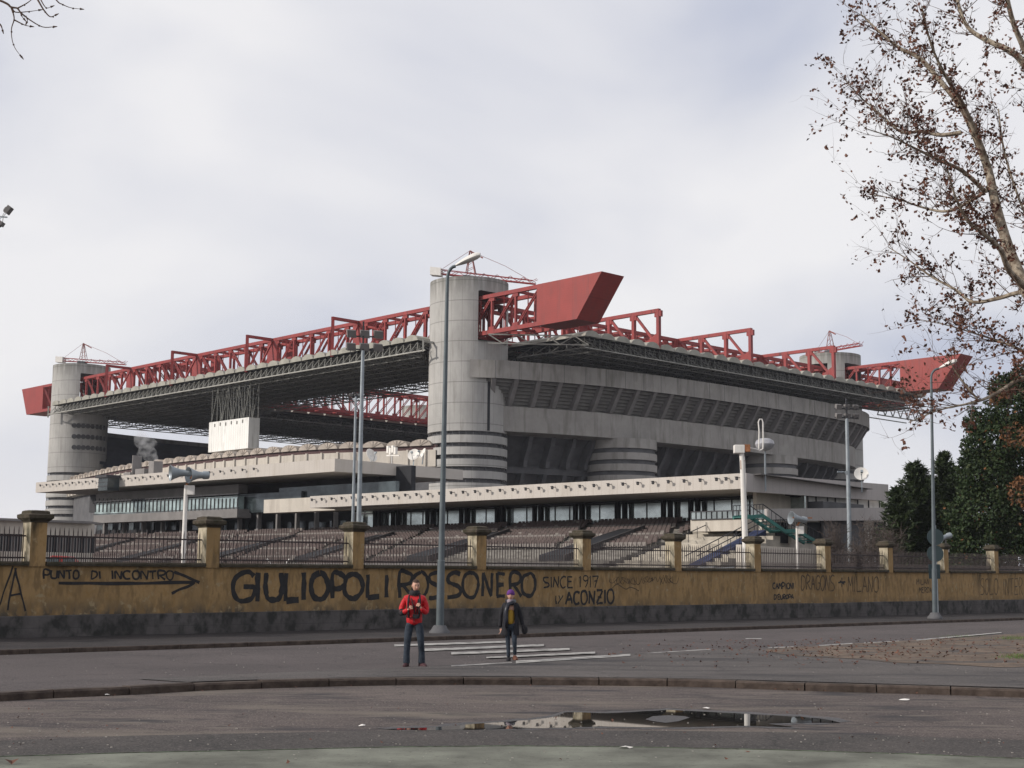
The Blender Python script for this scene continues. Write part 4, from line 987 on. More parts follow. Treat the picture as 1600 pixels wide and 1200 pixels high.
# ---- taller far grandstand with canopy 1
g1 = empty('tall_grandstand', G(100, 10, 0), 'tall glazed grandstand at the left with wide cream roof slab and row of spotlights', 'grandstand')
b = MB(); b.prism([G(64.7, 4, 15.35), G(64.7, 4, 17.0), G(64.7, 27, 17.0), G(64.7, 27, 15.6)], GW*75.6); 
r1 = b.build('roof_slab', M['cream'], g1)
lamps(r1, 81, 104, 10, 4, 16.4); lamps(r1, 106, 138, 17, 4, 16.4)
b = MB(); b.box(G(104, 14, 14.0), GW*36, GQ*.3, 1.5); b.build('upper_recess', M['dark'], g1)
b = MB(); gb(b, 148, 370, 781, 800, 7.0, .6); b.build('glass_band', mat('sky_glass', (.36, .44, .43), .1, .45, .5, metal=.55, spec=.6, stretch=(1, 1, 1.5)), g1)
b = MB(); gb(b, 375, 470, 770, 800, 8.5, .6); gb(b, 436, 618, 757, 776, 9, .3); split(b, 'glass_band', M['glass2'], g1)
b = MB()
for k in range(38):
    x = 148+222*k/37; eb_ = gb(b, x-.45, x+.45, 779, 800, 6.9, .05)
gb(b, 146, 372, 777, 778.6, 6.85, .1); gb(b, 146, 372, 781.4, 782.2, 6.85, .1); gb(b, 146, 372, 798, 799, 6.85, .1); b.build('glazing_bars', M['dark'], g1)
b = MB(); gb(b, 150, 372, 764, 777, 8.2, .8); gb(b, 146, 370, 800, 813, 6.4, 1.2); split(b, 'balcony_slab', M['grey'], g1)
b = MB(); gb(b, 412, 640, 775, 797, 4.0, 1.0); b.build('lower_slab', M['cream2'], g1)
b = MB(); gb(b, 148, 640, 745, 880, 14.5, .4); b.build('dark_back', M['black'], g1)
b = MB(); rq = random.Random(6)
for k in range(26):
    x = 152+k*16.5; gb(b, x, x+rq.uniform(3, 11), 814+rq.uniform(-2, 2), 828, 13.4, .1)
split(b, 'lower_window', M['glass2'], g1)
b = MB()
for k in range(14):
    x = 160+k*30; gb(b, x, x+2.4, 800, 834, 9, .3)
split(b, 'column', M['grey'], g1)
b = MB(); p = atpl(170, 755, G(0, 3, 0), GQ); b.box(p-ZG*.2, GW*1.3, GQ*1.0, .95); b.k = 1; b.box(p+ZG*.95, GW*1.6, GQ*1.4, .2); b.box(p-ZG*.5-GQ*1.02, GW*1.35, GQ*.05, .06); b.box(p+ZG*.1-GQ*1.02, GW*1.35, GQ*.04, .04); b.build('control_cabin', [M['glass2'], M['dark']], g1)
# roof clutter
b = MB()
for x, y, hx, hz in [(205, 746, 1.4, .5), (225, 743, 1.8, .7), (243, 735, 1.0, 1.2), (190, 747, .8, .35), (214, 720, .1, 1.8)]:
    p = atpl(x, y, G(0, 9, 0), GQ); p.z = CAMZ+(17+hz-CAMZ)*GK; b.box(p, GW*hx*.7, GQ*.8, hz)
split(b, 'roof_plant', M['grey'], g1)
MB.hs = 1.0
# steam plume rising from the roof
ms = bpy.data.materials.new('steam'); ms.use_nodes = True; nt = ms.node_tree; nt.nodes.clear(); o_ = nt.nodes.new('ShaderNodeOutputMaterial'); vp = nt.nodes.new('ShaderNodeVolumePrincipled')
vp.inputs['Color'].default_value = (.99, .99, .99, 1); tcn = nt.nodes.new('ShaderNodeTexCoord'); nn_ = nt.nodes.new('ShaderNodeTexNoise'); nn_.inputs['Scale'].default_value = 1.1; nn_.inputs['Detail'].default_value = 4
mr = nt.nodes.new('ShaderNodeMapRange'); mr.inputs[1].default_value = .46; mr.inputs[2].default_value = .72; mr.inputs[3].default_value = 0; mr.inputs[4].default_value = .75
nt.links.new(tcn.outputs['Object'], nn_.inputs[0]); nt.links.new(nn_.outputs[0], mr.inputs[0]); nt.links.new(mr.outputs[0], vp.inputs['Density']); nt.links.new(vp.outputs[0], o_.inputs['Volume'])
pb = [atpl(x, y, G(0, 9, 0), GQ) for x, y in [(243, 724), (238, 714), (228, 706), (232, 696), (222, 688), (214, 676)]]
b = MB(); b.tube(pb, [.3, .75, 1.1, 1.1, 1.0, .5], 10)
tag(b.build('steam', ms, loc=pb[0]), 'white steam plume drifting up from the grandstand roof', 'steam', kind='stuff')
# satellite dishes
def dish(p, r_, az, el, label, mastH=1.6):
    d = Vector((math.sin(az)*math.cos(el), math.cos(az)*math.cos(el), math.sin(el))); a = d.cross(Z).normalized(); c_ = a.cross(d).normalized()
    e_ = empty('satellite_dish', p-Z*mastH, label, 'dish', 'satellite dishes')
    b = MB(); b.lathe(p, [(0, -r_*.22), (r_*.4, -r_*.19), (r_*.75, -r_*.09), (r_, 0), (r_*1.02, -.03), (r_*.75, -r_*.14), (r_*.3, -r_*.26), (0, -r_*.28)], 22, ax=(a, c_, d)); b.build('reflector', M['white'], e_, smooth=True)
    b = MB(); b.bar(p-d*r_*.25, p-Z*mastH, .09); b.bar(p-c_*r_*.9, p+d*r_*.7, .05); b.box(p+d*r_*.72, a*.09, c_*.09, d*.12); b.build('mount', M['steel'], e_)
for (x, y, rr_, az, lab) in [(581, 711, 1.0, 2.2, 'leftmost grey dish on the cream roof, seen nearly edge on'), (646, 710, .85, 3.5, 'round white dish facing the viewer beside the near tower'), (660, 708, .75, 4.3, 'narrow white dish next to the near tower, seen edge on')]:
    dish(atpl(x, y, G(0, 20, 0), GQ), rr_*GK, az, .4, lab, 1.1)
dish(atpl(1346, 740, G(-1, 18, 0), GW), .52, 3.3, .35, 'large round dish on the roof of the end block at right', 1.4)
b = empty('antenna_unit', atpl(612, 712, G(0, 20, 0), GQ)-Z*1.4, 'white boxy antenna unit on the cream roof between the dishes', 'antenna'); mm_ = MB(); pp_ = atpl(612, 705, G(0, 20, 0), GQ)
for k in range(4): mm_.box(pp_+GW*(k*.5-.8)+Z*(.2*(k % 2)), GW*.18, GQ*.2, .35)
mm_.bar(pp_-Z*1.4, pp_, .12); mm_.bar(pp_+GW*1-Z*.4, pp_-GW*1.6-Z*.5, .12); mm_.build('housing', M['white'], b)

# ---- low building at far left, distant skyline
lb = empty('low_building', atz(60, 872, 0.9), 'long low pale building with dark window band seen through the left railings', 'building')
b = MB(); a = aty(-60, 826, 120); c = aty(146, 826, 128); dd = (c-a); dd.z = 0
def lbq(z0, z1, o, t0=0, t1=1): return [a+dd*t0+Vector((0, o, 0)), a+dd*t1+Vector((0, o, 0)), z0, z1]
def lbx(b, z0, z1, o, t0=0, t1=1, dep=.3):
    p, q_, _, _ = lbq(z0, z1, o, t0, t1); m_ = (p+q_)/2; m_.z = (z0+z1)/2; b.box(m_, (q_-p)/2, Vector((0, dep, 0)), (z1-z0)/2)
lbx(b, 5.4, 6.5, 0); lbx(b, 2.2, 3.9, 0); b.build('pale_wall', M['cream2'], lb)
b = MB(); lbx(b, 3.9, 5.4, .3); b.build('window_band', M['black'], lb)
b = MB()
for k in range(46): lbx(b, 3.9, 5.4, -.0, k/46, k/46+.006, .1)
b.build('window_posts', M['grey'], lb)
b = MB(); lbx(b, 6.5, 6.7, 1, 0, 1, 2); b.build('roof', M['grey'], lb)
va = empty('red_van', aty(97, 872, 118), 'red van roof parked behind the left railings', 'van'); p = aty(97, 868, 118)
b = MB(); b.prism([p+Vector((-1.3, 0, -1.9)), p+Vector((.9, 0, -1.9)), p+Vector((.9, 0, -.5)), p+Vector((.5, 0, -.05)), p+Vector((-.9, 0, 0)), p+Vector((-1.3, 0, -.4))], (0, 1.9, 0)); b.build('van_body', mat('van_red', (.32, .03, .025), .35, .05, 1), va, bevel=.08)
b = MB(); b.box(p+Vector((-.7, -.02, -.45)), (.5, 0, 0), (0, .02, 0), .28); b.box(p+Vector((.6, -.02, -.45)), (.5, 0, 0), (0, .02, 0), .28); b.build('window', M['glass2'], va)
b = MB()
for s_ in (-1, 1): b.lathe(p+Vector((s_*1.0, -.02, -1.9)), [(0, 0), (.33, 0), (.33, .22), (0, .22)], 16, ax=(Vector((1, 0, 0)), Z, Vector((0, 1, 0))))
b.build('wheel', M['black'], va)
mb_ = mat('distant_block', (.34, .35, .40), .9, .1, .02)
for k, (x, y0, wd_, hh) in enumerate([(2, 818, 34, 10), (36, 822, 26, 7), (-40, 815, 40, 12), (60, 824, 18, 6)]):
    p = aty(x, 900, 900+k*30); p.z = 0; top_ = aty(x, y0, 900+k*30).z
    b = MB(); b.box((p.x, p.y, top_/2), (wd_*.2, 0, 0), (0, 9, 0), top_/2); b.box((p.x+wd_*.08, p.y, top_+1), (wd_*.06, 0, 0), (0, 4, 0), 1)
    for f_ in range(5): b.box((p.x, p.y-9.1, top_*(.2+.15*f_)), (wd_*.19, 0, 0), (0, .1, 0), .5)
    o = b.build('apartment_block', mb_); tag(o, ['hazy flat roofed block on the skyline at the left edge', 'second hazy block on the skyline, right of the leftmost one', 'broad hazy block just outside the left edge', 'small hazy block beside the leftmost round tower'][k], 'building', 'hazy blocks on the skyline')

# ================================================================ POLES, LAMPS, LOUDSPEAKERS
def cobra_lamp(base, H, arm, label, r0=.13, tilt=0, lean=(0, 0)):
    e_ = empty('street_lamp', base, label, 'street lamp', 'tall grey street lamps')
    b = MB(); bx, by = base.x, base.y; top = Vector((bx+lean[0], by+lean[1], base.z+H))
    pts_ = [base.copy(), base.lerp(top, .2), base.lerp(top, .2)+Z*.02, base.lerp(top, .6), top]; rr_ = [r0, r0*.93, r0*.78, r0*.62, r0*.45]
    for k in range(1, 6):
        t = k/5; pts_.append(top+arm*(.62*(1-math.cos(t*PI/2)))+Z*(.42*math.sin(t*PI/2))); rr_.append(r0*.42)
    b.tube(pts_, rr_, 12); pole = b.build('pole', M['pole'], e_, smooth=True)
    b = MB(); b.lathe(base, [(.34, -.02), (.33, .06), (.27, .12), (.2, .24), (.17, .26)], 18); b.build('base_collar', M['concd'], e_, smooth=True)
    hd = arm.normalized(); W = hd.cross(Z); h0 = pts_[-1]; up = Z
    b = MB(); rows = []; Lh = .80
    for k in range(9):
        t = k/8; wv = .045+.15*math.sin(min(1, t*1.25)*PI*.62)**.9*(1 if t < .85 else 1-(t-.85)*3.5); hv = .045+.10*math.sin(min(t*1.1, 1)*PI*.65)*(1 if t < .85 else 1-(t-.85)*4)
        cc_ = h0+hd*(Lh*t)+Z*(.32*t+.02); rows.append([cc_+W*wv*math.cos(a_)+Z*(hv*math.sin(a_)*(1.1 if math.sin(a_) > 0 else .55)) for a_ in [2*PI*j/12 for j in range(13)]])
    b.grid(rows); b.q(*rows[-1][:-1]); b.build('lamp_head', M['white'], e_, smooth=True)
    return e_
pb1 = atz(687, 990, .13); tp = aty(699, 436, pb1.y)
cobra_lamp(pb1, tp.z-pb1.z, Vector((.42, -.05, 0)), 'tall grey street lamp on the pavement just right of the man in red', .125, lean=(tp.x-pb1.x, 0))
pb2 = atz(1461, 966, .27); tp = aty(1455, 590, pb2.y)
cobra_lamp(pb2, tp.z-pb2.z, Vector((.6, -.05, 0)), 'tall grey street lamp at the right, in front of the evergreen trees', .125, lean=(tp.x-pb2.x, 0))
def horn(b, p, d, L_=.9, r_=.42):
    d = d.normalized(); a = d.cross(Z).normalized(); c_ = a.cross(d)
    b.lathe(p, [(.06, -.45*L_), (.16, -.42*L_), (.17, -.1*L_), (.13, 0), (.2*r_/.42, .35*L_), (.3*r_/.42, .7*L_), (r_, 1.0*L_), (r_*1.03, 1.0*L_), (r_*.85, .93*L_), (r_*.6, .6*L_), (.0, .3*L_)], 20, ax=(a, c_, d))
# pale pole with two horn loudspeakers (left)
def horn_pole(x, yt, yb, Y, label, horns, rad=.11, boxes=True, sc_=1):
    top = aty(x, yt, Y); e_ = empty('loudspeaker_pole', Vector((top.x, top.y, 0)), label, 'loudspeaker', 'horn loudspeakers on pale poles')
    b = MB(); b.tube([Vector((top.x, top.y, 0)), top], [rad*1.1, rad*.8], 10); b.build('pole', M['white'], e_, smooth=True)
    if boxes: b = MB(); b.box(top+Vector((.2, 0, -.2)), (.13, 0, 0), (0, .12, 0), .19); b.build('junction_box', M['white'], e_)
    b = MB(); b.bar(top, top+Vector((.3, 0, .45))*sc_, .08); b.bar(top+Vector((-.2, 0, .42))*sc_, top+Vector((.8, .1, .42))*sc_, .06); b.build('bracket', M['rust'], e_)
    for o, d in horns:
        b = MB(); horn(b, top+Vector(o)*sc_, Vector(d), .62*sc_, .33*sc_); b.build('horn', M['steel'], e_, smooth=True)
horn_pole(291, 758, 880, 58, 'pale pole with two big grey horn loudspeakers behind the left railings', [((-.05, 0, .50), (-1, -.45, -.05)), ((.62, .1, .42), (-1, -.8, -.05))], .10)
horn_pole(1245, 822, 890, 72, 'short pale pole with a grey horn loudspeaker in front of the green stair', [((.25, 0, .34), (-1, -.35, .12))], .07)
# slim twin light masts with floodlights
def mast(x, yt, Y, label, n, rad=.13, head=1.0, group='steel masts'):
    top = aty(x, yt, Y); e_ = empty('light_mast', Vector((top.x, top.y, 0)), label, 'floodlight mast', group)
    b = MB(); b.tube([Vector((top.x, top.y, 0)), top*0.5+Vector((top.x, top.y, 0))*.5, top], [rad*1.15, rad, rad*.75], 10); b.build('pole', M['steel'], e_, smooth=True)
    b = MB(); fl = MB()
    for k in range(n):
        r_, c_ = divmod(k, 3 if n > 4 else 2); o = Vector(((c_-.9)*.85*head, .12*c_, (.25+r_*.85)*head)); p = top+o
        fl.box(p, Vector((.27, .1, 0))*head, Vector((-.05, .16, .05))*head, Vector((0, -.12, .22))*head); fl.box(p+Vector((.03, -.17, -.03))*head, Vector((.2, .07, 0))*head, Vector((-.01, .03, 0))*head, Vector((0, -.09, .16))*head)
    for r_ in range(2 if n > 3 else 1): b.bar(top+Vector((-1.1, 0, .1+r_*.85))*head, top+Vector((1.1, .3, .1+r_*.85))*head, .08)
    b.bar(top, top+Z*(1.9 if n > 3 else .6)*head, .1); b.build('crossbars', M['dark'], e_); split(fl, 'floodlight', M['grey'], e_, 2)
    return e_
mast(567, 548, 86, 'tallest slim steel mast with a cluster of floodlights, left of the near tower', 6, .142, .96)
mast(556, 620, 90, 'slim steel mast with two small fittings, close beside the tallest one', 2, .096, .4)
mast3 = mast(1323, 654, 86, 'slim steel mast with tilted floodlight bank in front of the end block', 6, .135, .65)
# white camera/antenna pole
top = aty(1158, 702, 68); e_ = empty('antenna_pole', Vector((top.x, top.y, 0)), 'white pole with a cabinet on top and an upright hooped pipe behind the wall', 'pole')
b = MB(); b.tube([Vector((top.x+.2, top.y, 0)), top+Vector((.06, 0, -.6)), top], [.15, .13, .12], 10); b.build('pole', M['white'], e_, smooth=True)
b = MB(); b.box(top+Vector((-.1, 0, .0)), (.25, 0, 0), (0, .2, 0), .2); b.build('cabinet', M['white'], e_, bevel=.03)
b = MB(); b.box(top+Vector((.27, 0, .05)), (.14, 0, 0), (0, .18, 0), .17); b.box(top+Vector((.05, 0, -.75)), (.1, 0, 0), (0, .1, 0), .22); b.build('rusty_clamp', M['rust'], e_)
b = MB(); bt = top+Vector((.85, 0, -.02))
b.tube([top+Vector((.3, 0, .1)), bt, bt+Vector((.0, 0, .1)), bt+Vector((.03, 0, .9)), bt+Vector((-.0, 0, 1.35)), bt+Vector((.06, 0, 1.48)), bt+Vector((.17, 0, 1.48)), bt+Vector((.22, 0, 1.35)), bt+Vector((.22, 0, .4)), bt+Vector((.2, 0, .05)), bt+Vector((.0, 0, -.05))], .032, 8); b.build('hooped_pipe', M['white'], e_, smooth=True)
# globe lantern behind it
tp = aty(1195, 694, 96.5); e_ = empty('globe_lantern', Vector((tp.x, tp.y, 8)), 'round mesh lantern on a thin stem above the canopy corner', 'lantern')
b = MB(); b.lathe(tp, [(0, -.5), (.35, -.42), (.6, -.2), (.68, 0), (.6, .22), (.35, .38), (0, .42)], 16); b.build('globe', mat('smoked_plastic', (.30, .30, .32), .4, .2, 3), e_, smooth=True)
b = MB(); b.bar(tp-Z*.5, tp-Z*3.2, .10); b.build('stem', M['steel'], e_)
# floodlight pair poking in at the left edge
tp = aty(-14, 338, 34); e_ = empty('flood_mast', Vector((tp.x-.3, tp.y, 0)), 'pair of grey floodlights cut by the left edge of the picture', 'floodlight')
b = MB(); b.tube([Vector((tp.x-.3, tp.y, 0)), Vector((tp.x-.3, tp.y, tp.z+.2))], [.13, .08], 10); b.bar(Vector((tp.x-.8, tp.y, tp.z+.06)), tp+Vector((.40, 0, -.02)), .03); b.build('mast', M['steel'], e_)
for o, a in (((.42, 0, .16), 55), ((.22, 0, -.16), 150)):
    d = Vector((math.cos(R(a)), 0, math.sin(R(a)))); c_ = Vector((-d.z, 0, d.x)); b = MB(); p = tp+Vector(o)
    b.box(p, d*.10, c_*.055, Vector((0, .1, 0))); b.box(p+c_*.03-d*.02, d*.05, c_*.06, Vector((0, .06, 0))); b.bar(p-d*.08, tp+Vector((.3, 0, 0)), .014); b.bar(p+d*.04+c_*.06, tp+Vector((.28, 0, .02)), .012); b.build('floodlight', M['grey'], e_, bevel=.01)
pk = aty(1323, 738, 86); mlamp = MB(); mlamp.bar(pk, pk+Vector((-.35, 0, .05)), .06); mlamp.box(pk+Vector((-.42, 0, .02)), (.16, .05, 0), (0, .07, 0), .05); mlamp.box(pk+Vector((.02, 0, -.02)), (.09, 0, 0), (0, .12, 0), .1); mlamp.build('side_lamp', M['steel'], mast3)
# traffic signs seen from behind beside the right lamp
sp = aty(1464, 905, pb2.y+.6); e_ = empty('traffic_sign', Vector((sp.x, sp.y, .25)), 'round traffic signs seen from the back behind the right street lamp', 'sign')
b = MB(); b.tube([Vector((sp.x, sp.y, .25)), Vector((sp.x, sp.y, 4.5))], .035, 8); b.build('post', M['steel'], e_)
for y in (839, 865):
    q_ = aty(1461.5, y, pb2.y+.55); b = MB(); b.lathe(q_, [(0, 0), (.38, 0), (.38, .03), (0, .03)], 28, ax=(Vector((1, 0, 0)), Z, Vector((0, 1, 0)))); b.build('sign_disc', mat('sign_back', (.035, .055, .06), .5, .1, 2), e_)
b = MB(); q_ = aty(1460, 893, pb2.y+.55); b.box(q_, (.26, 0, 0), (0, .015, 0), .33); b.build('sign_plate', mat('sign_back_dark', (.02, .035, .04), .5, .1, 2), e_)
tp = aty(1477, 838, 79); e_ = empty('horn_loudspeaker', Vector((tp.x, tp.y, 0)), 'small grey horn loudspeaker above a pillar right of the street lamp', 'loudspeaker')
b = MB(); horn(b, tp+Vector((.1, 0, 0)), Vector((-1, -.5, -.3)), .6, .25); b.build('horn', M['steel'], e_, smooth=True)
b = MB(); b.tube([Vector((tp.x, tp.y, 0)), tp+Vector((0, 0, -.1))], .05, 8); b.box(tp+Vector((.02, 0, -.75)), (.15, 0, 0), (0, .1, 0), .12); b.build('pole', M['grey'], e_)
# low white wall, white car roof, small cabin behind the railings
e_ = tag(MB().build('x', M['white']) or bpy.data.objects.new('low_white_wall', None), '', '')  if False else None
a = aty(1154, 856, 76); c = aty(1292, 856, 86); b = MB(); dd = c-a; dd.z = 0; m_ = (a+c)/2; b.box(Vector((m_.x, m_.y, 1.9)), dd/2, dd.cross(Z).normalized()*.15, 1.9)
lo_ = b.build('low_white_wall', M['white']); b2 = None; tag(lo_, 'low whitewashed wall in front of the green stair and end block', 'wall')
lo_.data.materials.clear(); lo_.data.materials.append(M['cream2'])
car = empty('white_car', aty(1103, 886, 78)*1, 'white parked car, only its roof showing above the wall coping', 'car'); cp = aty(1103, 889, 78); car.location = (cp.x, cp.y, cp.z-1.35); ORG[car.name] = Vector(car.location)
b = MB(); q_ = Vector((cp.x, cp.y, cp.z-1.4)); X = Vector((.85, .5, 0)).normalized(); Yv = X.cross(Z)
b.prism([q_+X*-2.1+Z*.25, q_+X*2.1+Z*.25, q_+X*2.1+Z*.75, q_+X*1.3+Z*.95, q_+X*.8+Z*1.38, q_-X*.8+Z*1.42, q_-X*1.5+Z*1.0, q_-X*2.1+Z*.85], Yv*1.7); b.build('car_body', mat('car_white', (.75, .76, .78), .25, .03, 1), car, bevel=.06)
b = MB()
for s_ in (-1, 1): b.bar(q_+X*.7*s_+Z*1.44+Yv*.1, q_+X*.7*s_+Z*1.5+Yv*1.6, .05)
b.bar(q_-X*.6+Z*1.52+Yv*.25, q_+X*.7+Z*1.5+Yv*.25, .04); b.build('roof_rack', M['steel'], car)
b = MB()
for s_ in (-1.3, 1.3): b.lathe(q_+X*s_+Z*.3, [(0, 0), (.31, 0), (.31, .2), (0, .2)], 16, ax=(X, Z, Yv))
b.build('wheel', M['black'], car)
b = MB(); b.prism([q_+X*-1.2+Z*.98-Yv*.01, q_+X*1.2+Z*.96-Yv*.01, q_+X*.75+Z*1.3-Yv*.01, q_-X*.75+Z*1.33-Yv*.01], -Yv*.02); b.build('window', M['glass2'], car)
e_ = empty('goal_frame', aty(455, 890, 70), 'small white V shaped tubes rising behind the railing below the seats', 'frame'); b = MB()
for x0, x1, x2 in ((417, 421, 424), (453, 449, 445)): b.tube([aty(x0, 873, 70), aty(x1, 877, 70), aty(x2, 886, 70), aty(x2+1, 900, 70)], .04, 6)
b.build('tube', M['white'], e_)

# ================================================================ PEOPLE
def skin(name, chains, mt, parent, loc, sub=2, rot=0):
    """chains: lists of (x,y,z,r); points with the same coordinates are shared"""
    vs = []; rs = []; es = []; key = {}
    def vi(p):
        k = (round(p[0], 4), round(p[1], 4), round(p[2], 4))
        if k not in key: key[k] = len(vs); vs.append(p[:3]); rs.append(p[3] if isinstance(p[3], tuple) else (p[3], p[3]))
        return key[k]
    for ch in chains:
        ids = [vi(p) for p in ch]
        for a_, c_ in zip(ids, ids[1:]):
            if a_ != c_: es.append((a_, c_))
    me = bpy.data.meshes.new(name); me.from_pydata(vs, es, []); me.materials.append(mt); o = bpy.data.objects.new(name, me); col.objects.link(o)
    o.parent = parent; md = o.modifiers.new('skin', 'SKIN'); md.use_smooth_shade = True
    for i, sv in enumerate(me.skin_vertices[0].data): sv.radius = rs[i]; sv.use_root = (i == 0)
    ss = o.modifiers.new('subsurf', 'SUBSURF'); ss.levels = sub; ss.render_levels = sub
    return o
def local(parent, b, name, mt, smooth=True, bevel=0):
    """build with coordinates already local to the parent"""
    me = bpy.data.meshes.new(name); me.from_pydata([tuple(v) for v in b.v], [], b.f); mats = mt if isinstance(mt, list) else [mt]
    for m_ in mats: me.materials.append(m_)
    me.polygons.foreach_set('material_index', b.m)
    if smooth: me.polygons.foreach_set('use_smooth', [True]*len(b.f))
    o = bpy.data.objects.new(name, me); col.objects.link(o); o.parent = parent
    if bevel: bv = o.modifiers.new('bevel', 'BEVEL'); bv.width = bevel; bv.segments = 2
    return o
SKIN = mat('skin', (.52, .30, .22), .55, .06, 12)
def blob(b, c, rx, ry, rz, n=14, m_=9, f=None):
    c = Vector(c); rows = []
    for j in range(m_+1):
        ph = -PI/2+PI*j/m_; rows.append([])
        for k in range(n+1):
            t = 2*PI*k/n; v = Vector((math.cos(ph)*math.cos(t), math.cos(ph)*math.sin(t), math.sin(ph)))
            if f: v = f(v)
            rows[-1].append(c+Vector((v.x*rx, v.y*ry, v.z*rz)))
    b.grid(rows)
def head(parent, c, yaw, tilt=0, sc_=1.0):
    """face looks along -y before yaw; returns matrix"""
    Mx = Matrix.Translation(c) @ Matrix.Rotation(yaw, 4, 'Z') @ Matrix.Rotation(tilt, 4, 'X')
    def T(p): return Mx @ (Vector(p)*sc_)
    b = MB()
    def f(v):
        v = v.copy()
        if v.z < 0: k = 1+.22*v.z; v.x *= k; v.y = v.y*(1+.08*v.z) - .10*(-v.z)*(1 if v.y < 0 else -.2)
        return v
    rows = []; n, m_ = 18, 12; b0 = MB(); blob(b0, (0, 0, 0), .077, .098, .118, n, m_, f); b.v = [T(p) for p in b0.v]; b.f = b0.f[:]; b.m = b0.m[:]
    def add(bb, mtk=0):
        i = len(b.v); b.v += [T(p) for p in bb.v]; b.f += [tuple(i+q for q in f_) for f_ in bb.f]; b.m += [mtk]*len(bb.f)
    bn = MB(); bn.prism([(-.012, -.094, .012), (.012, -.094, .012), (.018, -.092, -.035), (-.018, -.092, -.035)], (0, -.006, 0)); bn.prism([(0, -.095, .02), (.016, -.095, -.03), (0, -.128, -.03)], (.001, 0, 0)); bn.prism([(0, -.095, .02), (-.016, -.095, -.03), (0, -.128, -.03)], (-.001, 0, 0)); blob(bn, (0, -.108, -.026), .016, .018, .013, 8, 6); add(bn)
    for s_ in (-1, 1):
        be = MB(); blob(be, (s_*.078, .005, -.01), .010, .02, .032, 8, 6); add(be)
        be = MB(); blob(be, (s_*.03, -.088, .018), .013, .008, .007, 8, 6); add(be, 1)
        be = MB(); be.prism([(s_*.012, -.098, .036), (s_*.048, -.086, .04), (s_*.048, -.086, .046), (s_*.012, -.098, .043)], (0, -.004, 0)); add(be, 2)
    be = MB(); blob(be, (0, -.098, -.062), .024, .008, .007, 10, 6); add(be, 3)
    h = local(parent, b, 'head', [SKIN, M['black'], mat('brow', (.06, .035, .025), .8, .1, 1), mat('lips', (.36, .13, .11), .6, .1, 1)])
    return h, T
def fingers(side, c, d, up, spread, curl=.6):
    """five fingers as skinned chains rooted in a palm at c, pointing along d; returns chains"""
    d = Vector(d).normalized(); up = Vector(up).normalized(); w_ = d.cross(up).normalized(); c = Vector(c); ch = []
    palm0 = c; palm1 = c+d*.045; ch.append([(*palm0, .022), (*palm1, .026)])
    for k, (o, L_2) in enumerate(((-.028, .062), (-.010, .072), (.009, .068), (.027, .054))):
        r0 = palm1+w_*o*side; p1 = r0+d*.018; p2 = p1+(d*math.cos(curl)-up*math.sin(curl))*L_2*.5; p3 = p2+(d*math.cos(curl*2.1)-up*math.sin(curl*2.1))*L_2*.5
        ch.append([(*palm1, .026), (*(r0+d*.004), .010), (*p1, .0095), (*p2, .0088), (*p3, .0075)])
    t0 = c+d*.01-w_*.022*side; t1 = t0+(d*.6-w_*.7*side)*.035; t2 = t1+(d*.95-up*.35)*.034
    ch.append([(*palm0, .022), (*t0, .012), (*t1, .011), (*t2, .0085)]); return ch
# ---- man in red jacket (heights in metres, camera side = -y)
mp_ = atz(646, 1041.5, 0); man = empty('person', mp_, 'man in a red jacket and dark jeans holding his chest straps, camera on chest', 'person')
k = 1.0; dn = mat('denim_dark', (.036, .048, .066), .85, .3, 9, c2=(.016, .022, .032), bump=1, bscale=16); redj = mat('red_jacket', (.46, .012, .018), .6, .22, 9, bump=1, bscale=14); blk = mat('black_fabric', (.018, .017, .02), .8, .3, 10)
fl_, fr_ = (-.145, -.02), (.165, .03)
hipL, hipR = (-.09, .0, .90, .098), (.09, .0, .90, .098)
leg = lambda f_, h, s_: [h, (f_[0]*.55+h[0]*.45, -.035, .66, .088), (f_[0]*.85+h[0]*.1, -.045, .48, .074), (f_[0], f_[1], .28, .070), (f_[0], f_[1], .10, .078), (f_[0], f_[1], .05, .078)]
H = 1.77
body = skin('body', [[(0, 0, .93, .10), (0, -.0, 1.15, .09), (0, 0, 1.38, .10), (.01, -.01, 1.50, .055), (.015, -.02, 1.57, .055)],
    [(0, 0, .93, .10), (-.09, 0, .88, .06), (-.135, -.04, .48, .035), (-.145, -.02, .14, .03)], [(0, 0, .93, .10), (.09, 0, .88, .06), (.15, -.04, .48, .035), (.165, .03, .14, .03)],
    [(0, 0, 1.38, .10), (-.17, 0, 1.39, .04), (-.245, .015, 1.27, .03), (-.27, .0, 1.14, .03), (-.18, -.11, 1.13, .025), (-.10, -.18, 1.18, .022)], [(0, 0, 1.38, .10), (.17, 0, 1.39, .04), (.235, .0, 1.27, .03), (.25, -.02, 1.14, .03), (.18, -.15, 1.165, .025), (.13, -.21, 1.225, .022)]], SKIN, man, 0)
tr = skin('jeans', [[(0, 0, .95, .125), hipL, *leg(fl_, hipL, -1)[1:]], [(0, 0, .95, .125), hipR, *leg(fr_, hipR, 1)[1:]], [(0, 0, .95, .125), (0, 0, 1.02, .12)]], dn, man, 0)
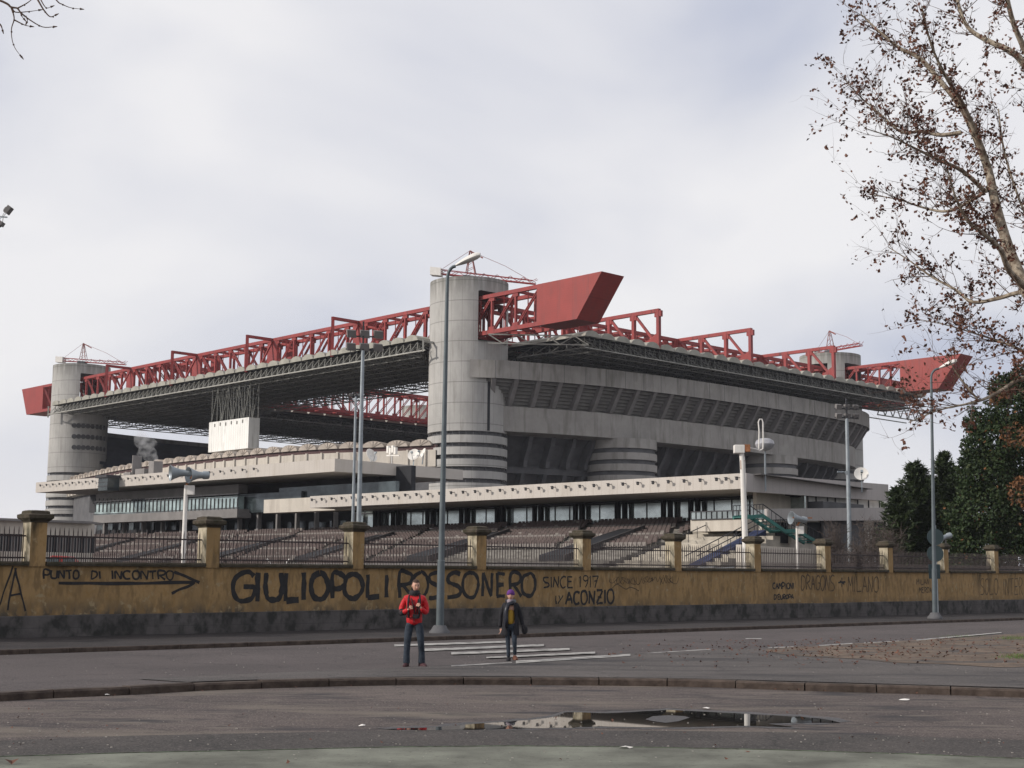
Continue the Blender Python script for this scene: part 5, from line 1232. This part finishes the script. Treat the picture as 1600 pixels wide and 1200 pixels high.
jk = skin('jacket', [[(0, 0, .82, (.185, .145)), (0, 0, .98, (.18, .14)), (0, 0, 1.12, (.175, .13)), (0, 0, 1.28, (.195, .14)), (0, .0, 1.39, (.185, .125)), (.0, -.005, 1.49, (.085, .085))],
    [(0, .0, 1.39, (.185, .125)), (-.175, .0, 1.39, .075), (-.245, .015, 1.27, .07), (-.275, .0, 1.15, .066), (-.255, -.03, 1.09, .062), (-.17, -.12, 1.13, .055), (-.115, -.165, 1.17, .043)],
    [(0, .0, 1.39, (.185, .125)), (.175, .0, 1.39, .075), (.235, .0, 1.27, .07), (.255, -.02, 1.14, .064), (.235, -.06, 1.10, .06), (.18, -.15, 1.16, .052), (.145, -.19, 1.215, .043)]], redj, man, 0)
b = MB(); b.tube([(-.26, .0, 1.16), (-.262, -.022, 1.09), (-.20, -.09, 1.105)], [.069, .066, .06], 12); local(man, b, 'elbow_patch', blk)
skin('hand', fingers(1, (-.095, -.185, 1.185), (.8, -.25, .35), (.1, -.9, .3), 1, .9), SKIN, man, 0, 1); skin('hand', fingers(-1, (.125, -.215, 1.235), (-.75, -.3, .5), (.1, -.9, .3), 1, .9), SKIN, man, 0, 1)
b = MB(); b.tube([(-.10, -.145, 1.0), (-.12, -.155, 1.15), (-.125, -.15, 1.30), (-.11, -.06, 1.45), (-.1, .08, 1.43)], .022, 8); b.tube([(.10, -.14, 1.0), (.115, -.155, 1.15), (.12, -.15, 1.30), (.11, -.06, 1.45), (.1, .08, 1.43)], .022, 8)
b.tube([(-.09, -.03, 1.47), (-.04, -.15, 1.33), (.03, -.17, 1.08)], .012, 6); b.tube([(.09, -.03, 1.47), (.08, -.16, 1.3), (.055, -.17, 1.08)], .012, 6); b.tube([(-.12, -.163, 1.215), (0, -.17, 1.22), (.12, -.165, 1.225)], .01, 6); local(man, b, 'strap', blk)
b = MB(); b.bar((.0, -.142, .90), (.0, -.15, 1.36), .012, .012, up=Vector((1, 0, 0))); b.box((-.09, -.128, 1.0), (.05, 0, 0), (0, .012, 0), .006); local(man, b, 'zip', blk, False)
b = MB(); b.box((0, .19, 1.20), (.16, 0, 0), (0, .085, 0), .24); local(man, b, 'backpack', blk, True, .05)
b = MB(); b.lathe((0, -.01, 1.50), [(.10, -.05), (.115, 0), (.105, .05), (.085, .06)], 16); blob(b, (0, .07, 1.47), .13, .075, .07); local(man, b, 'collar', blk)
b = MB(); b.box((.045, -.185, 1.03), (.068, 0, 0), (0, .035, 0), .043); b.lathe((.05, -.215, 1.02), [(.036, 0), (.038, .06), (.0, .06)], 14, ax=(Vector((1, 0, 0)), Z, Vector((0, -1, 0)))); local(man, b, 'camera', blk, False)
hd, T = head(man, Vector((.02, -.02, 1.655)), R(18), R(12))
hm = mat('brown_hair', (.055, .032, .022), .8, .3, 25)
b = MB(); b0 = MB(); blob(b0, (0, .012, .022), .083, .103, .112, 18, 12)
for i, f_ in enumerate(b0.f):
    c_ = sum((b0.v[j] for j in f_), Vector())/len(f_)
    if (c_.y > -.03 and c_.z > -.05 and c_.y > .02-c_.z*.3) or c_.z > .075: j = len(b.v); b.v += [T(b0.v[q]+Vector((noise.noise(b0.v[q]*50)*.006, 0, noise.noise(b0.v[q]*60)*.007))) for q in f_]; b.f.append(tuple(range(j, j+len(f_)))); b.m.append(0)
local(man, b, 'hair', hm)
shm = mat('shoe_maroon', (.05, .02, .024), .7, .3, 10)
def shoe(parent, x, y, yaw, mt, L_=.27, z=0):
    b = MB(); rows = []; Rm = Matrix.Rotation(yaw, 3, 'Z')
    for j in range(9):
        t = j/8; yy = .08-L_*t; w_ = .038+.014*math.sin(PI*min(1, t*1.1)); hh = (.095 if t < .35 else .095-.055*(t-.35)/.65) if t < 1 else .03; w_ = w_ if t < .98 else .025
        rows.append([Vector((x, y, z))+Rm @ Vector(p) for p in [(-w_, yy, 0), (-w_, yy, hh*.6), (-w_*.55, yy, hh), (w_*.55, yy, hh), (w_, yy, hh*.6), (w_, yy, 0), (-w_, yy, 0)]])
    b.grid(rows); b.q(*rows[0][:-1]); b.q(*rows[-1][:-1]); return local(parent, b, 'shoe', mt)
shoe(man, -.145, .0, R(-10), shm); shoe(man, .17, .04, R(32), shm)
# ---- woman with purple hat, walking towards the viewer
wp = atz(797, 1033, 0); wo = empty('person', wp, 'woman in a purple knitted hat and open dark coat walking over the crossing', 'person')
coat = mat('dark_coat', (.014, .014, .018), .8, .3, 8, bump=1, bscale=14); cw = mat('shiny_scarf', (.018, .02, .028), .3, .4, 12)
s_ = .885
def Q(*p): return tuple(x*s_ for x in p[:3])+((p[3]*s_ if not isinstance(p[3], tuple) else tuple(q*s_ for q in p[3])),)
skin('body', [[Q(0, 0, .93, .12), Q(0, 0, 1.15, .10), Q(0, 0, 1.38, .11), Q(0, -.01, 1.50, .045), Q(0, -.02, 1.57, .045)], [Q(0, 0, .93, .12), Q(-.08, 0, .88, .08), Q(-.05, .02, .48, .05), Q(-.03, 0, .1, .04)], [Q(0, 0, .93, .12), Q(.08, 0, .88, .08), Q(.10, -.13, .5, .05), Q(.11, .05, .16, .04)],
    [Q(0, 0, 1.38, .11), Q(-.16, 0, 1.40, .045), Q(-.23, .0, 1.12, .035), Q(-.24, -.04, .86, .026)], [Q(0, 0, 1.38, .11), Q(.16, 0, 1.40, .045), Q(.25, .02, 1.14, .035), Q(.31, -.03, .9, .026)]], SKIN, wo, 0)
skin('jeans', [[Q(0, 0, .93, .12), Q(-.085, 0, .86, .09), Q(-.06, -.0, .5, .062), Q(-.045, .0, .26, .052), Q(-.04, 0, .08, .05)], [Q(0, 0, .93, .12), Q(.085, -.02, .86, .09), Q(.105, -.13, .52, .066), Q(.115, -.02, .30, .054), Q(.12, .04, .15, .05)]], dn, wo, 0)
skin('yellow_top', [[Q(.0, -.035, .88, .12), Q(0, -.035, 1.1, .115), Q(0, -.04, 1.32, .11)]], mat('mustard_top', (.36, .22, .03), .8, .15, 8), wo, 0)
skin('coat', [[Q(0, .05, .60, (.20, .09)), Q(0, .045, .85, (.185, .11)), Q(0, .03, 1.12, (.165, .11)), Q(0, .02, 1.30, (.17, .115)), Q(0, .02, 1.40, (.165, .11)), Q(0, .01, 1.49, (.075, .08))],
    [Q(0, .02, 1.40, (.165, .11)), Q(-.16, .0, 1.385, .07), Q(-.215, .0, 1.25, .066), Q(-.245, .01, 1.08, .06), Q(-.255, -.02, .90, .055), Q(-.25, -.03, .84, .055)],
    [Q(0, .02, 1.40, (.165, .11)), Q(.16, .0, 1.385, .07), Q(.22, .01, 1.25, .066), Q(.265, .02, 1.10, .06), Q(.30, -.01, .94, .055), Q(.315, -.02, .88, .055)]], coat, wo, 0)
b = MB()     # open front panels
for sgn in (-1, 1):
    rows = []
    for j in range(9):
        t = j/8; z = 1.46-t*.82; x0 = (.055+.05*math.sin(t*PI)*.9+.01)*sgn; x1 = (.17+.05*t)*sgn
        rows.append([Vector((x0*s_, -.150*s_-.02*math.sin(t*3), z*s_)), Vector(((x0+x1)/2*s_, -.155*s_, z*s_)), Vector((x1*s_, -.09*s_, z*s_)), Vector((x1*1.05*s_, .03*s_, z*s_)), Vector((x0*s_, -.11*s_, z*s_))])
    b.grid(rows)
local(wo, b, 'coat_front', coat)
b = MB(); b.tube([Q(.1, .0, 1.50, 0)[:3], Q(.06, -.1, 1.45, 0)[:3], Q(-.06, -.13, 1.42, 0)[:3], Q(-.11, -.165, 1.25, 0)[:3], Q(-.105, -.18, 1.05, 0)[:3], Q(-.10, -.17, .84, 0)[:3]], [.045, .05, .05, .048, .045, .04], 10)
b.tube([Q(-.1, .0, 1.50, 0)[:3], Q(0, .09, 1.49, 0)[:3], Q(.1, .0, 1.50, 0)[:3]], .05, 10); local(wo, b, 'scarf', cw)
b = MB(); b.lathe(Q(0, -.01, 1.5, 0)[:3], [(.075, -.06), (.085, -.01), (.07, .04)], 14); local(wo, b, 'neck_scarf', mat('pink_grey_scarf', (.26, .22, .25), .8, .2, 20))
hd, T = head(wo, Vector(Q(0, -.025, 1.64, 0)[:3]), R(-6), R(6), .93)
b = MB(); b0 = MB(); blob(b0, (0, .014, .048), .094, .112, .095, 18, 12)
for f_ in b0.f:
    c_ = sum((b0.v[j] for j in f_), Vector())/len(f_)
    if c_.z > .028 or (c_.y > .05 and c_.z > -.0): j = len(b.v); b.v += [T(b0.v[q]) for q in f_]; b.f.append(tuple(range(j, j+len(f_)))); b.m.append(0)
b1 = MB(); b1.lathe((0, .012, .03), [(.094, -.018), (.101, -.01), (.101, .012), (.094, .02)], 20); i0 = len(b.v); b.v += [T(p) for p in b1.v]; b.f += [tuple(i0+q for q in f_) for f_ in b1.f]; b.m += [0]*len(b1.f)
local(wo, b, 'knitted_hat', mat('purple_knit', (.105, .03, .17), .9, .25, 40))
skin('hand', fingers(1, Q(-.245, -.045, .80, 0)[:3], (.05, -.15, -1), (1, 0, 0), 1, .5), SKIN, wo, 0, 1)
b = MB(); blob(b, Q(.335, -.05, .84, 0)[:3], .05, .05, .075); local(wo, b, 'glove', blk); b = MB(); blob(b, Q(.36, -.02, .78, 0)[:3], .07, .05, .10); local(wo, b, 'hanging_bag', blk)
bm_ = mat('brown_boot', (.10, .038, .022), .6, .2, 8)
shoe(wo, -.04*s_, -.0, R(-4), blk, .23); shoe(wo, .125*s_, -.02, R(14), bm_, .23, .03)

# ================================================================ TREES
def leaf(b, p, sz, rnd, flat=False):
    a = Vector((rnd.gauss(0, 1), rnd.gauss(0, 1), rnd.gauss(0, 1))).normalized(); c_ = a.cross(Vector((rnd.gauss(0, 1), rnd.gauss(0, 1), rnd.gauss(0, 1)))).normalized(); n_ = a.cross(c_)
    b.q(p-a*sz*.5, p+c_*sz*.32+n_*sz*.12, p+a*sz*.5, p-c_*sz*.32+n_*sz*.1)
# plane tree at the right
rt = random.Random(11); YT = 27.0
def PT(x, y, dd=0): return aty(x, y, YT+dd)
plane = empty('plane_tree', Vector((PT(1740, 1030).x, YT, 0)), 'big plane tree at the right edge with mottled limbs and a few brown leaves', 'tree')
pxm = YT/FPX
limbs = [
 [(1745, 1045, 0, 17), (1735, 850, 0, 15), (1700, 650, 0, 13.5), (1640, 530, 0, 12), (1600, 445, 0, 11), (1575, 385, .2, 10), (1556, 320, .3, 9), (1543, 262, .4, 8), (1520, 205, .5, 6), (1500, 165, .5, 5.5), (1470, 128, .6, 5), (1438, 92, .7, 4.5), (1405, 75, .8, 3.2), (1375, 50, .9, 2), (1345, 22, 1, 1.2)],
 [(1543, 262, .4, 7), (1533, 230, .2, 6), (1518, 193, 0, 5), (1500, 155, -.3, 4), (1478, 120, -.5, 3), (1455, 70, -.8, 2), (1440, 10, -1, 1.5)],
 [(1502, 207, .4, 4.5), (1470, 211, .6, 4), (1440, 205, .8, 3.4), (1408, 206, 1, 2.6), (1375, 178, 1.2, 1.8), (1345, 152, 1.4, 1.2), (1318, 122, 1.5, .8)],
 [(1540, 300, .3, 4.5), (1505, 268, .0, 4), (1467, 250, -.4, 3.2), (1430, 232, -.7, 2.2), (1395, 215, -1, 1.3), (1350, 200, -1.2, .8)],
 [(1545, 295, .3, 4), (1515, 315, .9, 3.2), (1480, 330, 1.3, 2.8), (1445, 325, 1.6, 2.2), (1405, 312, 2, 1.4), (1365, 305, 2.2, .8)],
 [(1610, 455, 0, 7), (1578, 425, -.6, 5.5), (1563, 390, -1, 4.6), (1540, 368, -1.2, 4), (1512, 345, -1.4, 3), (1492, 305, -1.6, 2), (1480, 262, -1.8, 1.2)],
 [(1632, 480, .3, 6), (1600, 457, .8, 4.6), (1560, 466, 1.2, 4), (1520, 472, 1.5, 3.4), (1492, 452, 1.8, 2.8), (1455, 432, 2, 2.2), (1422, 408, 2.3, 1.4), (1388, 386, 2.5, .8)],
 [(1680, 610, .2, 6), (1610, 588, -.3, 4), (1558, 614, -.6, 3), (1525, 628, -.9, 2.2), (1470, 640, -1.2, 1.3), (1420, 660, -1.5, .8)],
 [(1530, 627, -.9, 2), (1500, 590, -.9, 1.4), (1478, 555, -1, .9)],
 [(1650, 548, 0, 8), (1705, 430, 0, 8), (1690, 300, 0, 8), (1640, 170, .2, 7.5), (1600, 100, .5, 7), (1575, 78, .6, 6), (1540, 62, .8, 5), (1512, 42, 1, 4), (1497, 5, 1.2, 3.5), (1492, -40, 1.4, 3)],
 [(1700, 400, 0, 7), (1692, 300, -.3, 7), (1625, 130, -1, 6), (1600, 75, -1.2, 5.5), (1583, 35, -1.4, 4.5), (1572, -10, -1.6, 4)],
 [(1662, 575, 0, 4), (1625, 560, 1.0, 3), (1580, 540, 1.5, 2.2), (1520, 520, 1.7, 1.6), (1475, 507, 2, 1), (1430, 498, 2.2, .7)],
 [(1614, 470, 0, 5), (1640, 400, 1.6, 4), (1600, 330, 2.4, 2.6), (1570, 240, 2.6, 2), (1560, 170, 2.6, 1.3)],
 [(1642, 535, 0, 8), (1740, 430, -.5, 7), (1830, 290, -1, 5), (1900, 140, -1.4, 3), (1950, 20, -1.6, 1.5)],
 [(1702, 420, 0, 7), (1770, 270, .8, 5), (1800, 100, 1.2, 3.5), (1790, -60, 1.4, 2)],
 [(1668, 590, 0, 6), (1760, 540, 1.2, 4), (1850, 520, 1.8, 2.5), (1930, 470, 2.2, 1.2)],
]
bl = MB(); bt = MB(); lf = MB(); tips = []
def curve3(ps): return catmull([PT(x, y, d) for x, y, d, r in ps], 4)
leafc = 0
def twig(p, d, L_, r, lvl):
    n = 5; pts_ = [p.copy()]; dd = d.copy(); bend = Vector((rt.gauss(0, .10), rt.gauss(0, .10), rt.gauss(.06, .08)))
    for i in range(n):
        dd = (dd+bend+Vector((rt.gauss(0, .10), rt.gauss(0, .10), rt.gauss(0, .10)))).normalized(); pts_.append(pts_[-1]+dd*(L_/n))
    bt.tube(pts_, [r*(1-.8*i/n) for i in range(n+1)], 4 if lvl < 2 else 3, False)
    if lvl < 2:
        k = rt.randint(3, 5) if lvl == 0 else rt.randint(1, 3)
        for _ in range(k):
            i = rt.randint(1, n); q_ = pts_[i].lerp(pts_[i-1], rt.random()); nd = (dd*.7+Vector((rt.gauss(0, .5), rt.gauss(0, .4), rt.gauss(0, .5)))).normalized(); twig(q_, nd, L_*rt.uniform(.35, .65), r*.55, lvl+1)
    for i in range(2, n+1):
        if rt.random() < (.21 if lvl else .11):
            for _ in range(rt.choice((1, 1, 2, 3, 5))): leaf(lf, pts_[i]+Vector((rt.gauss(0, .05), rt.gauss(0, .05), rt.gauss(-.02, .05))), rt.uniform(.055, .115), rt)
for li, ps in enumerate(limbs):
    P_ = curve3(ps); rr_ = []
    for i in range(len(P_)):
        t = i/4; a_ = min(int(t), len(ps)-1); c_ = min(a_+1, len(ps)-1); f_ = t-a_; rr_.append((ps[a_][3]*(1-f_)+ps[c_][3]*f_)*pxm*.5*1.7)
    bl.tube(P_, rr_, 9, False)
    cum = 0; start = 18 if li == 0 else 3
    for i in range(start, len(P_)-1):
        seg = (P_[i+1]-P_[i]); d = seg.normalized()
        dens = 3.4*seg.length/.35*(.5 if rr_[i] > .05 else .85)
        cnt = int(dens)+(1 if rt.random() < dens-int(dens) else 0)
        for _ in range(cnt):
            out_ = Vector((rt.gauss(-.35, .6), rt.gauss(0, .55), rt.gauss(.25, .6))).normalized(); dir_ = (d*.55+out_).normalized()
            twig(P_[i].lerp(P_[i+1], rt.random()), dir_, rt.uniform(.35, 1.05)*(1.25 if rr_[i] < .03 else 1), min(rr_[i]*.5, .011), 0)
tk = bl.build('trunk_and_limbs', M['bark'], plane, smooth=True); bt.build('twigs', M['twig'], plane); lf.build('dry_leaves', M['dleaf'], plane)
# bare twigs hanging in at the top left
YL = 9.0; tl = empty('bare_tree', Vector((aty(-500, 900, YL).x, YL, FG)), 'bare winter tree off the top left corner, only its twig ends hanging in', 'tree'); bx_ = MB()
def AL(x, y): return aty(x, y, YL)
bx_.tube([Vector((AL(-500, 900).x, YL, FG)), AL(-480, 300), AL(-380, 0), AL(-200, -60), AL(-60, -22)], [.16, .13, .09, .04, .014], 8)
for ch in [[(-60, -22), (5, 3), (17, 11), (27, 13), (32, 19), (45, 30), (66, 42), (83, 42)], [(17, 11), (21, 22), (22, 31), (18, 45), (19, 62), (24, 76), (33, 88)], [(22, 31), (38, 39), (47, 41)], [(-30, -60), (40, -30), (58, -2), (68, 15), (78, 26), (86, 24)], [(50, -30), (64, 0), (72, 12), (79, 11)], [(60, -40), (88, 0), (98, 7), (110, 12), (125, 14)], [(27, 13), (42, 5), (56, -6)], [(19, 11), (24, 19), (45, 18), (60, 16)], [(32, 19), (34, 25), (37, 29)], [(40, 25), (43, 30), (42, 34)], [(-15, 30), (0, 38), (4, 47)]]:
    P_ = catmull([AL(*p) for p in ch], 4); n_ = len(P_); r0 = .009 if ch[0][0] < 0 else .0055
    bx_.tube(P_, [r0*(1-.72*i/(n_-1)) for i in range(n_)], 5, False)
    for i in range(3, n_, 5): bx_.tube([P_[i], P_[i]+Vector((.004, 0, -.006))], [.007, .005], 5)
    bx_.tube([P_[-1], P_[-1]+(P_[-1]-P_[-2]).normalized()*.028], [.008, .002], 5)
bx_.build('branches', M['twig'], tl)
# evergreen broadleaf tree behind the wall
rv = random.Random(31)
def crown(parent, blobs, n, szs, mts, name='crown', wts=None):
    b = MB()
    for _ in range(n):
        bl_ = rv.choices(blobs, weights=[q[3]**2 for q in blobs])[0]; c_ = Vector(bl_[:3]); r_ = bl_[3]
        d = Vector((rv.gauss(0, 1), rv.gauss(0, 1), rv.gauss(0, 1))).normalized(); rad = r_*(rv.uniform(.35, 1.0)**.6)*(1+.25*noise.noise(c_+d*2.2)); p = c_+d*rad
        if noise.noise(p*.9+Vector((3, 7, 1))) < -.42: continue
        rr = rv.random(); b.k = 0 if rr < wts[0] else (1 if rr < wts[0]+wts[1] else 2); leaf(b, p, rv.uniform(*szs), rv)
    return b.build(name, mts, parent)
YM = 88.0
mg = empty('evergreen_tree', Vector((aty(1580, 900, YM).x, YM, 0)), 'dense dark broadleaf evergreen at the right edge with russet leaves among the green', 'tree')
def BM(x, y, r, d=0): p = aty(x, y, YM+d); return (p.x, p.y, p.z, r*YM/FPX)
blobs = [BM(1590, 640, 52), BM(1560, 690, 50), BM(1610, 720, 70, 1), BM(1545, 745, 45), BM(1540, 800, 55), BM(1590, 810, 60), BM(1530, 860, 48), BM(1590, 870, 50), BM(1640, 800, 80, 2), BM(1640, 660, 60, 1), BM(1525, 700, 26), BM(1515, 830, 32), BM(1570, 610, 28), BM(1550, 920, 50), BM(1600, 595, 26), BM(1505, 880, 34), BM(1500, 820, 22), BM(1512, 780, 26), BM(1495, 850, 30), BM(1492, 805, 24), BM(1488, 885, 26), BM(1530, 660, 26), BM(1520, 740, 34)]
crown(mg, blobs, 76000, (.13, .28), [M['leafg'], M['leafy'], M['leafr']], 'crown', (.80, .185))
crown(mg, [BM(1585, 680, 22, -3), BM(1600, 770, 26, -3.2), BM(1560, 620, 14, -2.4)], 600, (.14, .3), [M['leafr'], M['leafr'], M['twig']], 'russet_sprays', (.6, .3))
b = MB(); tb = Vector((aty(1580, 900, YM).x, YM, 0)); b.tube([tb, tb+Vector((.1, 0, 3)), tb+Vector((0, 0, 7)), tb+Vector((.4, 0, 10))], [.45, .36, .25, .1], 10)
for k in range(14): q_ = blobs[k % len(blobs)]; b.tube([tb+Z*(2+k*.45), (tb+Z*(3+k*.5)).lerp(Vector(q_[:3]), .5)+Z*.3, Vector(q_[:3])], [.14, .08, .03], 6)
b.build('trunk', M['bark'], mg)
# conifers
def conifer(x, yt, yb, wpx, Y, label, seed):
    rc = random.Random(seed); top = aty(x, yt, Y); base = Vector((top.x, Y, 0)); H_ = top.z; Rw = wpx*Y/FPX
    e_ = empty('conifer', base, label, 'tree', 'dark conifers behind the wall'); b = MB(); b.tube([base, base+Z*H_*.6, base+Z*(H_-.2)], [.2, .12, .02], 8); b.build('trunk', M['twig'], e_)
    b = MB(); n_ = 330
    for i in range(n_):
        t = (i/n_)**.85; z = H_*(.10+.89*t); L_ = Rw*((1-t)**.62)*rc.uniform(.62, 1.12)*(1+.3*math.sin(i*.7))+.12; a = rc.uniform(0, 2*PI); d = Vector((math.cos(a), math.sin(a), rc.uniform(.15, .55)))
        p0 = base+Z*z
        for k in range(int(16+L_*20)):
            s2 = rc.uniform(.05, 1); p = p0+d*L_*s2+Vector((0, 0, L_*.25*s2*s2))+Vector((rc.gauss(0, .10), rc.gauss(0, .10), rc.gauss(0, .07)))*(1.2-s2*.5)
            a_ = (d+Vector((rc.gauss(0, .5), rc.gauss(0, .5), rc.gauss(0, .4)))).normalized()*rc.uniform(.14, .30); c_ = a_.cross(Vector((rc.gauss(0, 1), rc.gauss(0, 1), 1))).normalized()*.06
            b.k = 1 if rc.random() < .12 else 0; b.q(p-a_*.5-c_, p-a_*.5+c_, p+a_)
    b.build('crown', [M['conif'], M['leafg']], e_)
conifer(1431, 722, 890, 62, 92, 'dark conifer just left of the right street lamp, broadest of the clump', 1)
conifer(1474, 706, 890, 52, 95, 'tallest dark conifer, directly right of the street lamp', 2)
conifer(1402, 762, 890, 42, 90, 'shortest dark conifer at the left of the conifer clump', 3)
conifer(1450, 745, 890, 60, 97, 'dark conifer standing behind the street lamp pole, between the two tallest', 5)
conifer(1492, 742, 890, 50, 92, 'dark conifer half hidden by the evergreen tree', 6)
# bare bushes
def bush(x, y, rpx, Y, label, seed):
    rb = random.Random(seed); c_ = aty(x, 895, Y); c_.z = .2; tz = aty(x, y, Y).z; e_ = empty('bare_bush', c_, label, 'bush', 'leafless bushes behind the railings'); b = MB(); hh = tz-.2
    for k in range(42):
        a = rb.uniform(0, 2*PI); lean = rb.uniform(.05, .9)*rpx*Y/FPX; top_ = c_+Vector((math.cos(a)*lean, math.sin(a)*lean, hh*rb.uniform(.65, 1))); mid = c_.lerp(top_, .5)+Vector((rb.gauss(0, .15), rb.gauss(0, .15), .3)); P_ = [c_, mid, top_]; b.tube(P_, [.035, .022, .006], 3, False)
        for j in range(16):
            t = rb.uniform(.3, 1); p = (c_.lerp(mid, t*2) if t < .5 else mid.lerp(top_, t*2-1)); d = Vector((rb.gauss(0, 1), rb.gauss(0, 1), rb.gauss(.8, .6))).normalized()*rb.uniform(.3, .95); q_ = p+d*.5+Vector((rb.gauss(0, .05), 0, rb.gauss(0, .05))); b.tube([p, q_, p+d], [.014, .010, .004], 3, False)
            for m_ in range(2): d2 = Vector((rb.gauss(0, 1), rb.gauss(0, 1), rb.gauss(.5, .7))).normalized()*rb.uniform(.15, .4); b.tube([q_, q_+d2], [.008, .003], 3, False)
    b.build('stems', M['bush'], e_)
bush(1305, 818, 26, 84, 'leafless reddish bush in front of the dark doorway, left of the others', 4); bush(1365, 806, 34, 86, 'wide leafless bush against the pale end block', 5); bush(1395, 826, 26, 82, 'leafless bush touching the conifer clump', 6); bush(1340, 850, 24, 78, 'low leafless bush behind the railing between two pillars', 7)

# ================================================================ GROUND DEBRIS
rd = random.Random(77); b = MB()
def gleaf(p, sz):
    p = p+Z*gz(p.x, p.y); a = rd.uniform(0, 2*PI); d = Vector((math.cos(a), math.sin(a), 0)); e2 = Vector((-d.y, d.x, 0)); z1 = rd.uniform(.004, .6*sz)
    P_ = [p-d*sz*.5+Z*z1, p+e2*sz*.3+Z*.002, p+d*sz*.5+Z*rd.uniform(.01, .5*sz+.01), p-e2*sz*.3+Z*rd.uniform(.005, .2*sz+.01)]; c_ = p+Z*.012
    b.q(P_[0], P_[1], c_); b.q(P_[1], P_[2], c_); b.q(P_[2], P_[3], c_); b.q(P_[3], P_[0], c_)
for k in range(950):
    x = rd.gauss(1360, 190); y = rd.gauss(1014, 13)
    if x < 950 or x > 1620 or y < 1001 or y > 1050: continue
    gleaf(atz(x, y, .024), rd.uniform(.05, .13))
for k in range(60): x = rd.uniform(0, 1600); y = rd.uniform(1092, 1164); gleaf(atz(x, y, FG+.004), rd.uniform(.02, .05))
for x, y, s_ in [(18, 1194, .13), (450, 1193, .06), (1168, 1175, .07), (1370, 1130, .055), (1118, 1166, .05), (1532, 1162, .05), (1135, 1187, .05), (876, 1188, .05), (380, 1117, .045), (992, 1045, .14), (1370, 1081, .07), (1420, 1162, .05), (1070, 1146, .05)]: gleaf(atz(x, y, FG+.01 if y > 1070 else .03), s_)
for k in range(46): p_, d_ = along(rd.uniform(8, L[-1]-10)); gleaf(Vector((p_.x, p_.y-rd.uniform(.03, .25), FG+.006)), rd.uniform(.03, .07))
tag(b.build('fallen_leaves', M['dleaf']), 'dry brown leaves scattered over the verge and asphalt', 'leaves', kind='stuff')
for (x, y, s_, lab) in [(1414, 1094.5, .075, 'crumpled white paper below the kerb at the right'), (1104, 1108, .05, 'small white scrap at the upper rim of the puddle'), (977, 1169.5, .06, 'flat white strip lying on the joint of the green concrete'), (167, 1087, .035, 'tiny white scrap at the foot of the kerb on the left'), (566, 1135, .035, 'pale scrap on the asphalt at the left end of the puddle')]:
    p = atz(x, y, FG+.005); b = MB(); ps = []
    for k in range(9): a = 2*PI*k/9; ps.append(p+Vector((math.cos(a)*s_*rd.uniform(.7, 1.2)*1.3, math.sin(a)*s_*rd.uniform(.6, 1), .004+rd.uniform(0, .02))))
    top_ = p+Z*.03
    for k in range(9): b.q(ps[k], ps[(k+1) % 9], top_)
    tag(b.build('paper_scrap', M['white']), lab, 'litter')
b = MB()
for k in range(420):
    x = rd.uniform(0, 1600); y = rd.choice((rd.uniform(1090, 1195), rd.uniform(1090, 1195), rd.uniform(1005, 1060))); z = FG if y > 1085 else .022
    p = atz(x, y, z+.008); p.z += gz(p.x, p.y); s_ = rd.uniform(.006, .016); b.box(p, (s_*.7, 0, 0), (0, s_*.6, 0), s_*.35)
tag(b.build('gravel_specks', mat('pale_grit', (.3, .28, .25), .9, .3, 3)), 'pale grit scattered over the asphalt', 'grit', kind='stuff')

# ---- the air: thin winter haze round the whole place
hb = MB(); hb.box((0, 1150, 30), (2100, 0, 0), (0, 1450, 0), 32)
hz = bpy.data.materials.new('haze_air'); hz.use_nodes = True; nt = hz.node_tree; nt.nodes.clear(); o_ = nt.nodes.new('ShaderNodeOutputMaterial'); vp = nt.nodes.new('ShaderNodeVolumePrincipled')
vp.inputs['Color'].default_value = (.86, .90, 1, 1); vp.inputs['Density'].default_value = .00011; nt.links.new(vp.outputs[0], o_.inputs['Volume'])
tag(hb.build('haze', hz), 'thin pale winter haze in the air', 'haze', kind='stuff')
